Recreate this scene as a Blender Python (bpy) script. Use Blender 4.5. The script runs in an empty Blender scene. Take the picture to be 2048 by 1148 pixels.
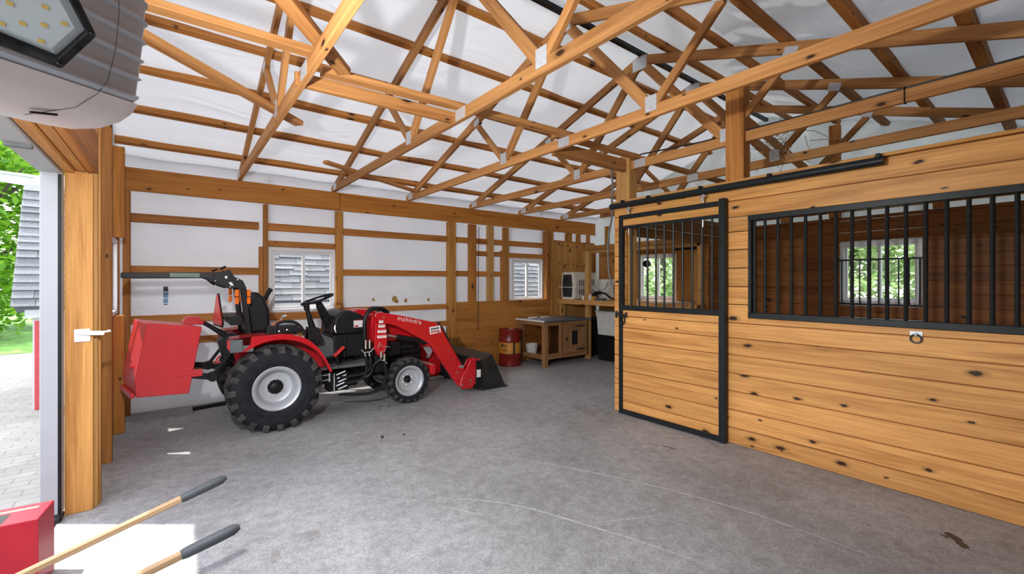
import bpy, bmesh, math, random
from mathutils import Vector, Matrix
random.seed(7)
S = bpy.context.scene
COL = S.collection
PI = math.pi
S.view_settings.view_transform = 'Standard'
S.view_settings.look = 'None'
S.view_settings.gamma = 1.0
S.view_settings.use_curve_mapping = False
S.view_settings.exposure = 0.0
try:
    S.cycles.max_bounces = 12
    S.cycles.diffuse_bounces = 8
    S.cycles.transparent_max_bounces = 16
except Exception:
    pass

# ------------------------------------------------------------------ colours and materials
def lin(c):
    return c / 12.92 if c <= 0.04045 else ((c + 0.055) / 1.055) ** 2.4
def rgb(r, g, b):
    return (lin(r / 255), lin(g / 255), lin(b / 255), 1.0)

def newmat(name):
    m = bpy.data.materials.new(name)
    m.use_nodes = True
    nt = m.node_tree
    return m, nt, nt.nodes['Principled BSDF']
def node(nt, kind, **kw):
    n = nt.nodes.new(kind)
    for k, v in kw.items():
        setattr(n, k, v)
    return n
def ramp(nt, fac, stops):
    r = node(nt, 'ShaderNodeValToRGB')
    el = r.color_ramp.elements
    while len(el) > len(stops):
        el.remove(el[-1])
    while len(el) < len(stops):
        el.new(0.5)
    for e, (p, c) in zip(el, stops):
        e.position = p
        e.color = c
    nt.links.new(fac, r.inputs[0])
    return r.outputs[0]
def mix(nt, fac, a, b, mode='MIX'):
    n = node(nt, 'ShaderNodeMix', data_type='RGBA', blend_type=mode)
    for i, v in ((0, fac), (6, a), (7, b)):
        if hasattr(v, 'is_linked'):
            nt.links.new(v, n.inputs[i])
        else:
            n.inputs[i].default_value = v
    return n.outputs[2]
def simple(name, col, rough=0.5, metal=0.0, noise=0.0, scale=30, bump=0.0, coat=0.0):
    m, nt, b = newmat(name)
    b.inputs['Base Color'].default_value = col
    b.inputs['Roughness'].default_value = rough
    b.inputs['Metallic'].default_value = metal
    if coat:
        b.inputs['Coat Weight'].default_value = coat
        b.inputs['Coat Roughness'].default_value = 0.08
    if noise or bump:
        tc = node(nt, 'ShaderNodeTexCoord')
        nz = node(nt, 'ShaderNodeTexNoise')
        nz.inputs['Scale'].default_value = scale
        nz.inputs['Detail'].default_value = 4
        nt.links.new(tc.outputs['Object'], nz.inputs['Vector'])
        if noise:
            d = tuple(max(0, c * (1 - noise)) for c in col[:3]) + (1,)
            l = tuple(min(1, c * (1 + noise)) for c in col[:3]) + (1,)
            nt.links.new(ramp(nt, nz.outputs[0], [(0.3, d), (0.7, l)]), b.inputs['Base Color'])
        if bump:
            bp = node(nt, 'ShaderNodeBump')
            bp.inputs['Strength'].default_value = bump
            bp.inputs['Distance'].default_value = 0.01
            nt.links.new(nz.outputs[0], bp.inputs['Height'])
            nt.links.new(bp.outputs[0], b.inputs['Normal'])
    return m

def wood(name, light, dark, axis='x', knots=0.5, rough=0.6, island=False, vary=0.25, knotcol=(0.035, 0.012, 0.004, 1), across=1.0):
    """Sawn softwood: grain along one local axis, growth bands, knots, every board with its own tint."""
    light = (light[0] * 1.06, light[1] * .93, light[2] * .68, 1); dark = (dark[0] * .86, dark[1] * .74, dark[2] * .5, 1)
    m, nt, b = newmat(name)
    L = nt.links.new
    tc = node(nt, 'ShaderNodeTexCoord')
    oi = node(nt, 'ShaderNodeObjectInfo')
    rnd = oi.outputs['Random']
    if island:
        ge = node(nt, 'ShaderNodeNewGeometry')
        ad = node(nt, 'ShaderNodeMath', operation='ADD')
        L(ge.outputs['Random Per Island'], ad.inputs[0]); L(rnd, ad.inputs[1])
        fr = node(nt, 'ShaderNodeMath', operation='FRACT')
        L(ad.outputs[0], fr.inputs[0])
        rnd = fr.outputs[0]
    mu = node(nt, 'ShaderNodeMath', operation='MULTIPLY')
    mu.inputs[1].default_value = 61.7
    L(rnd, mu.inputs[0])
    va = node(nt, 'ShaderNodeVectorMath', operation='ADD')
    L(tc.outputs['Object'], va.inputs[0]); L(mu.outputs[0], va.inputs[1])
    def mapped(al, ac):
        mp = node(nt, 'ShaderNodeMapping')
        sc = [ac, ac, ac]
        sc['xyz'.index(axis)] = al
        mp.inputs['Scale'].default_value = sc
        L(va.outputs[0], mp.inputs['Vector'])
        return mp.outputs[0]
    n1 = node(nt, 'ShaderNodeTexNoise')
    n1.inputs['Scale'].default_value = 1.0
    n1.inputs['Detail'].default_value = 5
    n1.inputs['Roughness'].default_value = 0.6
    n1.inputs['Distortion'].default_value = 0.6
    L(mapped(0.7, 15 * across), n1.inputs['Vector'])
    n2 = node(nt, 'ShaderNodeTexNoise')
    n2.inputs['Scale'].default_value = 1.0
    n2.inputs['Detail'].default_value = 3
    L(mapped(3.0, 110 * across), n2.inputs['Vector'])
    mid = tuple((light[i] * 0.62 + dark[i] * 0.38) for i in range(3)) + (1,)
    c1 = ramp(nt, n1.outputs[0], [(0.30, dark), (0.44, mid), (0.60, light)])
    c2 = ramp(nt, n2.outputs[0], [(0.3, (0.80, 0.76, 0.70, 1)), (0.65, (1.05, 1.05, 1.05, 1))])
    c = mix(nt, 1.0, c1, c2, 'MULTIPLY')
    # tint per board
    mr = node(nt, 'ShaderNodeMapRange')
    mr.inputs['To Min'].default_value = 1 - vary
    mr.inputs['To Max'].default_value = 1 + vary * 0.6
    L(rnd, mr.inputs['Value'])
    hs = node(nt, 'ShaderNodeHueSaturation')
    L(mr.outputs[0], hs.inputs['Value'])
    L(c, hs.inputs['Color'])
    c = hs.outputs[0]
    if knots > 0:
        sx = node(nt, 'ShaderNodeSeparateXYZ'); L(va.outputs[0], sx.inputs[0])
        ax = 'xyz'.index(axis); oth = [q for q in range(3) if q != ax]
        al = node(nt, 'ShaderNodeMath', operation='MULTIPLY'); al.inputs[1].default_value = 2.9; L(sx.outputs[ax], al.inputs[0])
        sm = node(nt, 'ShaderNodeMath', operation='ADD'); L(sx.outputs[oth[0]], sm.inputs[0]); L(sx.outputs[oth[1]], sm.inputs[1])
        ac = node(nt, 'ShaderNodeMath', operation='MULTIPLY'); ac.inputs[1].default_value = 6.5; L(sm.outputs[0], ac.inputs[0])
        cb = node(nt, 'ShaderNodeCombineXYZ'); L(al.outputs[0], cb.inputs[0]); L(ac.outputs[0], cb.inputs[1])
        n3 = node(nt, 'ShaderNodeTexNoise'); n3.inputs['Scale'].default_value = 22.0; n3.inputs['Detail'].default_value = 2; L(va.outputs[0], n3.inputs['Vector'])
        of = node(nt, 'ShaderNodeVectorMath', operation='SCALE'); of.inputs['Scale'].default_value = 0.10; L(n3.outputs['Color'], of.inputs[0])
        sv = node(nt, 'ShaderNodeVectorMath', operation='ADD'); L(cb.outputs[0], sv.inputs[0]); L(of.outputs[0], sv.inputs[1])
        vo = node(nt, 'ShaderNodeTexVoronoi', voronoi_dimensions='2D')
        vo.inputs['Scale'].default_value = 1.0
        L(sv.outputs[0], vo.inputs['Vector'])
        sp0 = node(nt, 'ShaderNodeSeparateColor'); L(vo.outputs['Color'], sp0.inputs[0])
        sz = node(nt, 'ShaderNodeMath', operation='MULTIPLY_ADD'); sz.inputs[1].default_value = 1.6; sz.inputs[2].default_value = 0.65; L(sp0.outputs[1], sz.inputs[0])
        ds = node(nt, 'ShaderNodeMath', operation='MULTIPLY'); L(vo.outputs['Distance'], ds.inputs[0]); L(sz.outputs[0], ds.inputs[1])
        k = ramp(nt, ds.outputs[0], [(0.055, (1, 1, 1, 1)), (0.085, (0.38, 0.38, 0.38, 1)), (0.16, (0, 0, 0, 1))])
        # only some cells carry a knot
        sp = node(nt, 'ShaderNodeSeparateColor')
        L(vo.outputs['Color'], sp.inputs[0])
        gt = node(nt, 'ShaderNodeMath', operation='LESS_THAN')
        gt.inputs[1].default_value = knots
        L(sp.outputs[0], gt.inputs[0])
        mm = node(nt, 'ShaderNodeMath', operation='MULTIPLY')
        L(k, mm.inputs[0]); L(gt.outputs[0], mm.inputs[1])
        c = mix(nt, mm.outputs[0], c, knotcol)
    L(c, b.inputs['Base Color'])
    b.inputs['Roughness'].default_value = rough
    b.inputs['Specular IOR Level'].default_value = 0.25
    bp = node(nt, 'ShaderNodeBump')
    bp.inputs['Strength'].default_value = 0.12
    bp.inputs['Distance'].default_value = 0.003
    L(n2.outputs[0], bp.inputs['Height'])
    L(bp.outputs[0], b.inputs['Normal'])
    return m

M = {}
M['truss'] = wood('truss_pine', (0.50, 0.275, 0.125, 1), (0.36, 0.165, 0.066, 1), knots=0.30, vary=0.22)
M['girt'] = wood('girt_pine', (0.47, 0.225, 0.075, 1), (0.32, 0.13, 0.038, 1), knots=0.32, vary=0.2)
M['post'] = wood('post_pine', (0.46, 0.25, 0.085, 1), (0.33, 0.155, 0.045, 1), knots=0.3, vary=0.18)
M['jamb'] = wood('jamb_pine', (0.60, 0.34, 0.135, 1), (0.45, 0.215, 0.070, 1), knots=0.22, vary=0.14)
M['header'] = wood('header_pine', (0.50, 0.235, 0.060, 1), (0.37, 0.150, 0.033, 1), knots=0.32, vary=0.12)
M['pale'] = wood('pale_treated_pine', (0.54, 0.345, 0.165, 1), (0.45, 0.265, 0.115, 1), knots=0.2, vary=0.1)
M['shelfwood'] = wood('shelf_pine', (0.55, 0.33, 0.16, 1), (0.38, 0.20, 0.085, 1), knots=0.3, vary=0.1)
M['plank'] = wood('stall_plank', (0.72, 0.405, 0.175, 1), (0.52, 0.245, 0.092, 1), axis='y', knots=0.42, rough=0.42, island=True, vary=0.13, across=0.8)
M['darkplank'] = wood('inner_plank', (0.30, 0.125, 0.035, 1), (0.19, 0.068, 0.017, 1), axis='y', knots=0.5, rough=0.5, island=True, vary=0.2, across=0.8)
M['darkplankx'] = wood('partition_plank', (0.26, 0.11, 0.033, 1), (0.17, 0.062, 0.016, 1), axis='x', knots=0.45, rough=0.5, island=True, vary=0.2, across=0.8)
M['ply'] = wood('plywood', (0.47, 0.235, 0.075, 1), (0.35, 0.155, 0.044, 1), axis='x', knots=0.16, vary=0.05, across=0.55)
M['plyv'] = wood('plywood_upright', (0.50, 0.285, 0.115, 1), (0.40, 0.20, 0.072, 1), axis='z', knots=0.2, vary=0.05, across=0.5)
M['hutch'] = wood('hutch_wood', (0.34, 0.20, 0.115, 1), (0.23, 0.125, 0.068, 1), knots=0.2, vary=0.12)
M['ash'] = wood('ash_handle', (0.42, 0.31, 0.24, 1), (0.32, 0.23, 0.17, 1), knots=0.0, vary=0.05)

def membrane(name, base, scale, bump):
    m, nt, b = newmat(name)
    L = nt.links.new
    tc = node(nt, 'ShaderNodeTexCoord')
    mp = node(nt, 'ShaderNodeMapping')
    mp.inputs['Scale'].default_value = (0.55, 1.6, 1.0)
    mp.inputs['Rotation'].default_value = (0.3, 0.5, 0.5)
    L(tc.outputs['Object'], mp.inputs['Vector'])
    nz = node(nt, 'ShaderNodeTexNoise')
    nz.inputs['Scale'].default_value = scale
    nz.inputs['Detail'].default_value = 3
    nz.inputs['Distortion'].default_value = 1.4
    L(mp.outputs[0], nz.inputs['Vector'])
    n2 = node(nt, 'ShaderNodeTexNoise')
    n2.inputs['Scale'].default_value = 1.3
    n2.inputs['Detail'].default_value = 2
    L(tc.outputs['Object'], n2.inputs['Vector'])
    d = tuple(c * 0.90 for c in base[:3]) + (1,)
    L(ramp(nt, n2.outputs[0], [(0.35, d), (0.65, base)]), b.inputs['Base Color'])
    b.inputs['Roughness'].default_value = 0.55
    bp = node(nt, 'ShaderNodeBump')
    bp.inputs['Strength'].default_value = bump
    bp.inputs['Distance'].default_value = 0.08
    L(nz.outputs[0], bp.inputs['Height'])
    L(bp.outputs[0], b.inputs['Normal'])
    return m
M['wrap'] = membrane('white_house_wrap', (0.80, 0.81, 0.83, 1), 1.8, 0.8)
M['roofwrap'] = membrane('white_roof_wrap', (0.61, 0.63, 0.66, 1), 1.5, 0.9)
def letlight(m, col, f):
    nt = m.node_tree; b = nt.nodes['Principled BSDF']; out = nt.nodes['Material Output']
    tl = node(nt, 'ShaderNodeBsdfTranslucent'); tl.inputs[0].default_value = col
    ms = node(nt, 'ShaderNodeMixShader'); ms.inputs[0].default_value = f
    nt.links.new(b.outputs[0], ms.inputs[1]); nt.links.new(tl.outputs[0], ms.inputs[2]); nt.links.new(ms.outputs[0], out.inputs[0])
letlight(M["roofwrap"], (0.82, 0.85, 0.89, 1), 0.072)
letlight(M["wrap"], (0.85, 0.86, 0.88, 1), 0.25)

# concrete
m, nt, b = newmat('worn_concrete')
L = nt.links.new
tc = node(nt, 'ShaderNodeTexCoord')
def nz_(scale, det=4, rough=0.6):
    n = node(nt, 'ShaderNodeTexNoise')
    n.inputs['Scale'].default_value = scale
    n.inputs['Detail'].default_value = det
    n.inputs['Roughness'].default_value = rough
    L(tc.outputs['Object'], n.inputs['Vector'])
    return n.outputs[0]
c = ramp(nt, nz_(0.9, 4, 0.6), [(0.30, (0.300, 0.298, 0.294, 1)), (0.55, (0.392, 0.393, 0.392, 1)), (0.75, (0.462, 0.466, 0.468, 1))])
c = mix(nt, 0.8, c, ramp(nt, nz_(14, 6, 0.75), [(0.30, (0.62, 0.61, 0.60, 1)), (0.7, (1.2, 1.2, 1.2, 1))]), 'MULTIPLY')
c = mix(nt, 0.7, c, ramp(nt, nz_(95, 4, 0.7), [(0.36, (0.58, 0.58, 0.58, 1)), (0.66, (1.22, 1.22, 1.22, 1))]), 'MULTIPLY')
vo = node(nt, 'ShaderNodeTexVoronoi'); vo.inputs['Scale'].default_value = 9.0
L(tc.outputs['Object'], vo.inputs['Vector'])
spk = ramp(nt, vo.outputs['Distance'], [(0.035, (1, 1, 1, 1)), (0.07, (0, 0, 0, 1))])
sc_ = node(nt, 'ShaderNodeSeparateColor'); L(vo.outputs['Color'], sc_.inputs[0])
lt = node(nt, 'ShaderNodeMath', operation='LESS_THAN'); lt.inputs[1].default_value = 0.22; L(sc_.outputs[0], lt.inputs[0])
ml = node(nt, 'ShaderNodeMath', operation='MULTIPLY'); L(spk, ml.inputs[0]); L(lt.outputs[0], ml.inputs[1])
c = mix(nt, ml.outputs[0], c, (0.55, 0.55, 0.54, 1))
L(c, b.inputs['Base Color'])
b.inputs['Roughness'].default_value = 0.62
bp = node(nt, 'ShaderNodeBump'); bp.inputs['Strength'].default_value = 0.25; bp.inputs['Distance'].default_value = 0.004
L(nz_(60, 5, 0.7), bp.inputs['Height']); L(bp.outputs[0], b.inputs['Normal'])
M['concrete'] = m

def glassmat():
    m, nt, b = newmat('window_glass')
    out = nt.nodes['Material Output']
    nt.nodes.remove(b)
    tr = node(nt, 'ShaderNodeBsdfTransparent')
    gl = node(nt, 'ShaderNodeBsdfGlossy'); gl.inputs['Roughness'].default_value = 0.02
    lw = node(nt, 'ShaderNodeLayerWeight'); lw.inputs[0].default_value = 0.5
    pw = node(nt, 'ShaderNodeMath', operation='POWER'); pw.inputs[1].default_value = 5.0
    nt.links.new(lw.outputs['Facing'], pw.inputs[0])
    ma = node(nt, 'ShaderNodeMath', operation='MULTIPLY_ADD'); ma.inputs[1].default_value = 0.7; ma.inputs[2].default_value = 0.025
    nt.links.new(pw.outputs[0], ma.inputs[0])
    fr = ma
    ms = node(nt, 'ShaderNodeMixShader')
    nt.links.new(fr.outputs[0], ms.inputs[0]); nt.links.new(tr.outputs[0], ms.inputs[1]); nt.links.new(gl.outputs[0], ms.inputs[2])
    nt.links.new(ms.outputs[0], out.inputs[0])
    return m
M['glass'] = glassmat()
def leafmat(name, c1, c2):
    m, nt, b = newmat(name)
    out = nt.nodes['Material Output']
    ge = node(nt, 'ShaderNodeNewGeometry')
    c = ramp(nt, ge.outputs['Random Per Island'], [(0.1, c1), (0.9, c2)])
    nt.links.new(c, b.inputs['Base Color'])
    b.inputs['Roughness'].default_value = 0.6
    tl = node(nt, 'ShaderNodeBsdfTranslucent')
    nt.links.new(c, tl.inputs[0])
    ms = node(nt, 'ShaderNodeMixShader'); ms.inputs[0].default_value = 0.45
    nt.links.new(b.outputs[0], ms.inputs[1]); nt.links.new(tl.outputs[0], ms.inputs[2])
    nt.links.new(ms.outputs[0], out.inputs[0])
    return m
M['leaf'] = leafmat('bright_leaves', (0.07, 0.22, 0.012, 1), (0.30, 0.52, 0.04, 1))
M['leafd'] = leafmat('soft_leaves', (0.16, 0.28, 0.08, 1), (0.55, 0.62, 0.34, 1))

M['red'] = simple('tractor_red', (0.50, 0.006, 0.012, 1), 0.28, noise=0.05, scale=4, coat=0.4)
M['boxred'] = simple('ballast_red', (0.62, 0.035, 0.040, 1), 0.38, noise=0.05, scale=5, coat=0.15)
M['black'] = simple('satin_black', (0.009, 0.009, 0.010, 1), 0.42, noise=0.2, scale=20)
M['blackplastic'] = simple('grained_black_plastic', (0.013, 0.013, 0.014, 1), 0.42, noise=0.2, scale=60, bump=0.1)
M['rubber'] = simple('tyre_rubber', (0.013, 0.014, 0.017, 1), 0.72, noise=0.35, scale=14, bump=0.1)
M['rubbertread'] = simple('dusty_tread_rubber', (0.045, 0.042, 0.038, 1), 0.85, noise=0.5, scale=25)
M['rim'] = simple('silver_rim_paint', (0.46, 0.47, 0.49, 1), 0.35, metal=0.25, noise=0.06, scale=12)
M['chrome'] = simple('plated_steel', (0.72, 0.72, 0.70, 1), 0.22, metal=1.0, noise=0.05, scale=30)
M['steel'] = simple('galvanised_plate', (0.60, 0.62, 0.64, 1), 0.5, metal=0.5, noise=0.15, scale=60)
M['orange'] = simple('amber_lens', (0.80, 0.16, 0.01, 1), 0.25, noise=0.1, scale=20)
M['redlens'] = simple('red_reflector', (0.70, 0.035, 0.03, 1), 0.3, noise=0.1, scale=80)
M['vinyl'] = simple('seat_vinyl', (0.010, 0.010, 0.011, 1), 0.45, noise=0.2, scale=40, bump=0.15)
M['grey'] = simple('grey_plastic', (0.10, 0.11, 0.12, 1), 0.5, noise=0.1, scale=20)
M['mat'] = simple('floor_mat', (0.10, 0.10, 0.10, 1), 0.8, noise=0.3, scale=40, bump=0.2)
M['bucket'] = simple('bucket_black_steel', (0.030, 0.028, 0.024, 1), 0.32, metal=0.3, noise=0.5, scale=5)
M['sticker'] = simple('white_sticker', (0.75, 0.73, 0.70, 1), 0.4, noise=0.03, scale=50)
M['stickerred'] = simple('red_print', (0.55, 0.02, 0.02, 1), 0.4, noise=0.03, scale=50)
M['ink'] = simple('black_print', (0.012, 0.012, 0.012, 1), 0.5, noise=0.03, scale=50)
M['letter'] = simple('pale_lettering', (0.70, 0.55, 0.52, 1), 0.4, noise=0.03, scale=50)
M['whiteframe'] = simple('white_vinyl_frame', (0.80, 0.81, 0.82, 1), 0.35, noise=0.02, scale=10)
M['trim'] = simple('white_door_trim', (0.37, 0.38, 0.40, 1), 0.4, noise=0.03, scale=6)
M['stallblack'] = simple('black_stall_steel', (0.014, 0.016, 0.018, 1), 0.38, noise=0.25, scale=25)
M['barrelred'] = simple('barrel_red', (0.19, 0.010, 0.006, 1), 0.35, noise=0.25, scale=9)
M['barrelyellow'] = simple('barrel_yellow', (0.52, 0.22, 0.025, 1), 0.4, noise=0.15, scale=12)
M['slate'] = simple('blue_grey_top', (0.075, 0.095, 0.125, 1), 0.35, noise=0.2, scale=10)
M['crateplastic'] = simple('cream_plastic', (0.62, 0.59, 0.52, 1), 0.45, noise=0.06, scale=14)
M['wire'] = simple('dark_wire', (0.06, 0.06, 0.06, 1), 0.4, metal=0.6, noise=0.1, scale=30)
M['bucketwhite'] = simple('white_pail', (0.58, 0.57, 0.54, 1), 0.4, noise=0.12, scale=16)
M['cable'] = simple('grey_conduit', (0.13, 0.13, 0.13, 1), 0.5, noise=0.1, scale=30)
M['straw'] = simple('dry_straw', (0.42, 0.32, 0.18, 1), 0.8, noise=0.3, scale=50)
M['openergrey'] = simple('opener_grey', (0.50, 0.58, 0.68, 1), 0.36, noise=0.05, scale=6)
M['openerlight'] = simple('opener_pale_grey', (0.80, 0.81, 0.83, 1), 0.34, noise=0.04, scale=6)
M['framedark'] = simple('dusty_black_frame', (0.022, 0.023, 0.025, 1), 0.6, noise=0.7, scale=50, bump=0.2)
M['lens'] = simple('frosted_lens', (0.62, 0.72, 0.78, 1), 0.2, noise=0.06, scale=8)
M['led'] = simple('yellow_led_chip', (0.75, 0.55, 0.15, 1), 0.3, noise=0.05, scale=40)
M['cardred'] = simple('red_carton', (0.42, 0.010, 0.025, 1), 0.4, noise=0.08, scale=8)
M['cardpink'] = simple('faded_red_stripe', (0.55, 0.20, 0.16, 1), 0.5, noise=0.05, scale=8)
M['tan'] = simple('tan_print', (0.40, 0.30, 0.22, 1), 0.5, noise=0.05, scale=8)
M['blueink'] = simple('blue_print', (0.12, 0.28, 0.42, 1), 0.5, noise=0.1, scale=30)
M['reddoor'] = simple('red_trim_paint', (0.50, 0.055, 0.06, 1), 0.5, noise=0.08, scale=6)
M['shedwhite'] = simple('white_siding', (0.62, 0.62, 0.62, 1), 0.6, noise=0.05, scale=6)
M['bark'] = simple('tree_bark', (0.09, 0.07, 0.055, 1), 0.9, noise=0.4, scale=12, bump=0.4)
M['grass'] = simple('lawn', (0.10, 0.24, 0.03, 1), 0.9, noise=0.5, scale=6, bump=0.5)
M['oil'] = simple('oil_stain', (0.045, 0.04, 0.036, 1), 0.5, noise=0.4, scale=30)
M['dampstain'] = simple('damp_stain', (0.27, 0.255, 0.245, 1), 0.6, noise=0.25, scale=22)
M['chalk'] = simple('pale_scratch', (0.50, 0.50, 0.50, 1), 0.8, noise=0.25, scale=40)
M['metalroof'] = simple('white_metal_roof', (0.6, 0.6, 0.6, 1), 0.4, noise=0.03, scale=4)
M['barrow'] = simple('wheelbarrow_red', (0.45, 0.02, 0.02, 1), 0.4, noise=0.1, scale=8)
M['grip'] = simple('grey_rubber_grip', (0.045, 0.05, 0.055, 1), 0.6, noise=0.2, scale=40)
M['brown'] = simple('rusty_leather', (0.10, 0.04, 0.02, 1), 0.7, noise=0.4, scale=18)

for k_ in ('black', 'blackplastic', 'vinyl', 'rubber', 'stallblack', 'framedark'):
    M[k_].node_tree.nodes['Principled BSDF'].inputs['Specular IOR Level'].default_value = 0.22
# shingles: rows with ragged tabs, each tab its own tint
def shingle():
    m, nt, b = newmat('grey_shingles')
    L = nt.links.new
    ge = node(nt, 'ShaderNodeNewGeometry')
    c = ramp(nt, ge.outputs['Random Per Island'], [(0.0, (0.155, 0.16, 0.163, 1)), (1.0, (0.25, 0.255, 0.255, 1))])
    tc = node(nt, 'ShaderNodeTexCoord')
    n = node(nt, 'ShaderNodeTexNoise'); n.inputs['Scale'].default_value = 60; n.inputs['Detail'].default_value = 4
    L(tc.outputs['Object'], n.inputs['Vector'])
    c = mix(nt, 0.6, c, ramp(nt, n.outputs[0], [(0.3, (0.7, 0.7, 0.7, 1)), (0.7, (1.2, 1.2, 1.2, 1))]), 'MULTIPLY')
    L(c, b.inputs['Base Color'])
    b.inputs['Roughness'].default_value = 0.9
    return m
M['shingle'] = shingle()
# pavers outside
m, nt, b = newmat('pale_pavers')
L = nt.links.new
tc = node(nt, 'ShaderNodeTexCoord')
br = node(nt, 'ShaderNodeTexBrick')
br.inputs['Scale'].default_value = 2.4
br.inputs['Color1'].default_value = (0.145, 0.143, 0.138, 1)
br.inputs['Color2'].default_value = (0.130, 0.128, 0.124, 1)
br.inputs['Mortar'].default_value = (0.085, 0.083, 0.078, 1)
br.inputs['Mortar Size'].default_value = 0.012
L(tc.outputs['Object'], br.inputs['Vector'])
n = node(nt, 'ShaderNodeTexNoise'); n.inputs['Scale'].default_value = 7; n.inputs['Detail'].default_value = 6
L(tc.outputs['Object'], n.inputs['Vector'])
L(mix(nt, 0.6, br.outputs[0], ramp(nt, n.outputs[0], [(0.3, (0.72, 0.72, 0.70, 1)), (0.7, (1.12, 1.12, 1.12, 1))]), 'MULTIPLY'), b.inputs['Base Color'])
b.inputs['Roughness'].default_value = 0.85
M['pavers'] = m

# ------------------------------------------------------------------ mesh helpers
def wloc(o):
    v = Vector((0, 0, 0))
    while o is not None:
        v = v + o.location
        o = o.parent
    return v
def tag(o, label=None, cat=None, group=None, kind=None):
    if label: o['label'] = label
    if cat: o['category'] = cat
    if group: o['group'] = group
    if kind: o['kind'] = kind
    return o
def empty(name, loc, label, cat, group=None):
    o = bpy.data.objects.new(name, None)
    o.empty_display_size = 0.1
    COL.objects.link(o)
    o.location = loc
    return tag(o, label, cat, group)

class MB:
    def __init__(s):
        s.v = []; s.f = []
    def add(s, vs, fs):
        n = len(s.v)
        s.v += [tuple(p) for p in vs]
        s.f += [tuple(i + n for i in f) for f in fs]
        return s
    def box(s, x0, x1, y0, y1, z0, z1):
        vs = [(x, y, z) for x in (x0, x1) for y in (y0, y1) for z in (z0, z1)]
        return s.add(vs, [(0, 1, 3, 2), (4, 6, 7, 5), (0, 4, 5, 1), (2, 3, 7, 6), (0, 2, 6, 4), (1, 5, 7, 3)])
    def prism(s, pts, axis, a0, a1):
        def P(p, a):
            return {'y': (p[0], a, p[1]), 'x': (a, p[0], p[1]), 'z': (p[0], p[1], a)}[axis]
        n = len(pts)
        vs = [P(p, a0) for p in pts] + [P(p, a1) for p in pts]
        fs = [tuple(range(n)), tuple(range(2 * n - 1, n - 1, -1))]
        fs += [(i, (i + 1) % n, n + (i + 1) % n, n + i) for i in range(n)]
        return s.add(vs, fs)
    def tube(s, path, r, n=8, closed=False, caps=True):
        P = [Vector(p) for p in path]
        k = len(P)
        rs = r if isinstance(r, (list, tuple)) else [r] * k
        rings = []
        ref = None
        for i in range(k):
            if closed:
                t = P[(i + 1) % k] - P[i - 1]
            else:
                t = P[min(i + 1, k - 1)] - P[max(i - 1, 0)]
            t.normalize()
            if ref is None:
                ref = t.orthogonal().normalized()
            u = (ref - t * ref.dot(t))
            if u.length < 1e-5: u = t.orthogonal()
            u.normalize(); ref = u
            w = t.cross(u)
            rings.append([P[i] + (u * math.cos(2 * PI * j / n) + w * math.sin(2 * PI * j / n)) * rs[i] for j in range(n)])
        vs = [p for R in rings for p in R]
        fs = []
        for i in range(k if closed else k - 1):
            a = i * n; b = ((i + 1) % k) * n
            for j in range(n):
                fs.append((a + j, a + (j + 1) % n, b + (j + 1) % n, b + j))
        if not closed and caps:
            fs.append(tuple(range(n - 1, -1, -1)))
            fs.append(tuple((k - 1) * n + j for j in range(n)))
        return s.add(vs, fs)
    def lathe(s, prof, c, axis='z', n=32, closed=False, caps=True):
        """prof: (radius, offset along the axis)"""
        vs = []
        for r, h in prof:
            for j in range(n):
                a = 2 * PI * j / n
                p, q = r * math.cos(a), r * math.sin(a)
                vs.append({'z': (c[0] + p, c[1] + q, c[2] + h), 'y': (c[0] + p, c[1] + h, c[2] + q), 'x': (c[0] + h, c[1] + p, c[2] + q)}[axis])
        k = len(prof)
        fs = []
        for i in range(k if closed else k - 1):
            a = i * n; b = ((i + 1) % k) * n
            for j in range(n):
                fs.append((a + j, a + (j + 1) % n, b + (j + 1) % n, b + j))
        if not closed and caps:
            if prof[0][0] > 1e-4: fs.append(tuple(range(n - 1, -1, -1)))
            if prof[-1][0] > 1e-4: fs.append(tuple((k - 1) * n + j for j in range(n)))
        return s.add(vs, fs)
    def beam(s, p0, p1, w, h, up=(0, 0, 1)):
        p0 = Vector(p0); p1 = Vector(p1)
        t = (p1 - p0).normalized()
        side = Vector(up).cross(t)
        if side.length < 1e-4: side = t.orthogonal()
        side.normalize(); u = t.cross(side)
        vs = []
        for p in (p0, p1):
            for a in (-1, 1):
                for b in (-1, 1):
                    vs.append(p + side * (a * w / 2) + u * (b * h / 2))
        return s.add(vs, [(0, 1, 3, 2), (4, 6, 7, 5), (0, 4, 5, 1), (2, 3, 7, 6), (0, 2, 6, 4), (1, 5, 7, 3)])
    def build(s, name, mat, parent=None, bev=0, smooth=False, seg=1, origin=None, xf=None):
        if xf is not None:
            s.v = [tuple(xf @ Vector(p)) for p in s.v]
        xs, ys, zs = zip(*s.v)
        c = Vector(origin) if origin else Vector(((min(xs) + max(xs)) / 2, (min(ys) + max(ys)) / 2, min(zs)))
        me = bpy.data.meshes.new(name)
        bm = bmesh.new()
        vv = [bm.verts.new(Vector(p) - c) for p in s.v]
        for f in s.f:
            try: bm.faces.new([vv[i] for i in f])
            except ValueError: pass
        bmesh.ops.recalc_face_normals(bm, faces=bm.faces)
        if smooth:
            for f in bm.faces: f.smooth = True
            for e in bm.edges:
                if len(e.link_faces) == 2 and e.calc_face_angle(0) > 0.7: e.smooth = False
        bm.to_mesh(me); bm.free()
        o = bpy.data.objects.new(name, me)
        COL.objects.link(o)
        me.materials.append(M[mat] if isinstance(mat, str) else mat)
        if parent is not None:
            o.parent = parent
            o.location = c - wloc(parent)
        else:
            o.location = c
        if bev:
            md = o.modifiers.new('bevel', 'BEVEL')
            md.width = bev; md.segments = seg; md.limit_method = 'ANGLE'; md.angle_limit = 0.6
            md.harden_normals = False
        return o

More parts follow.
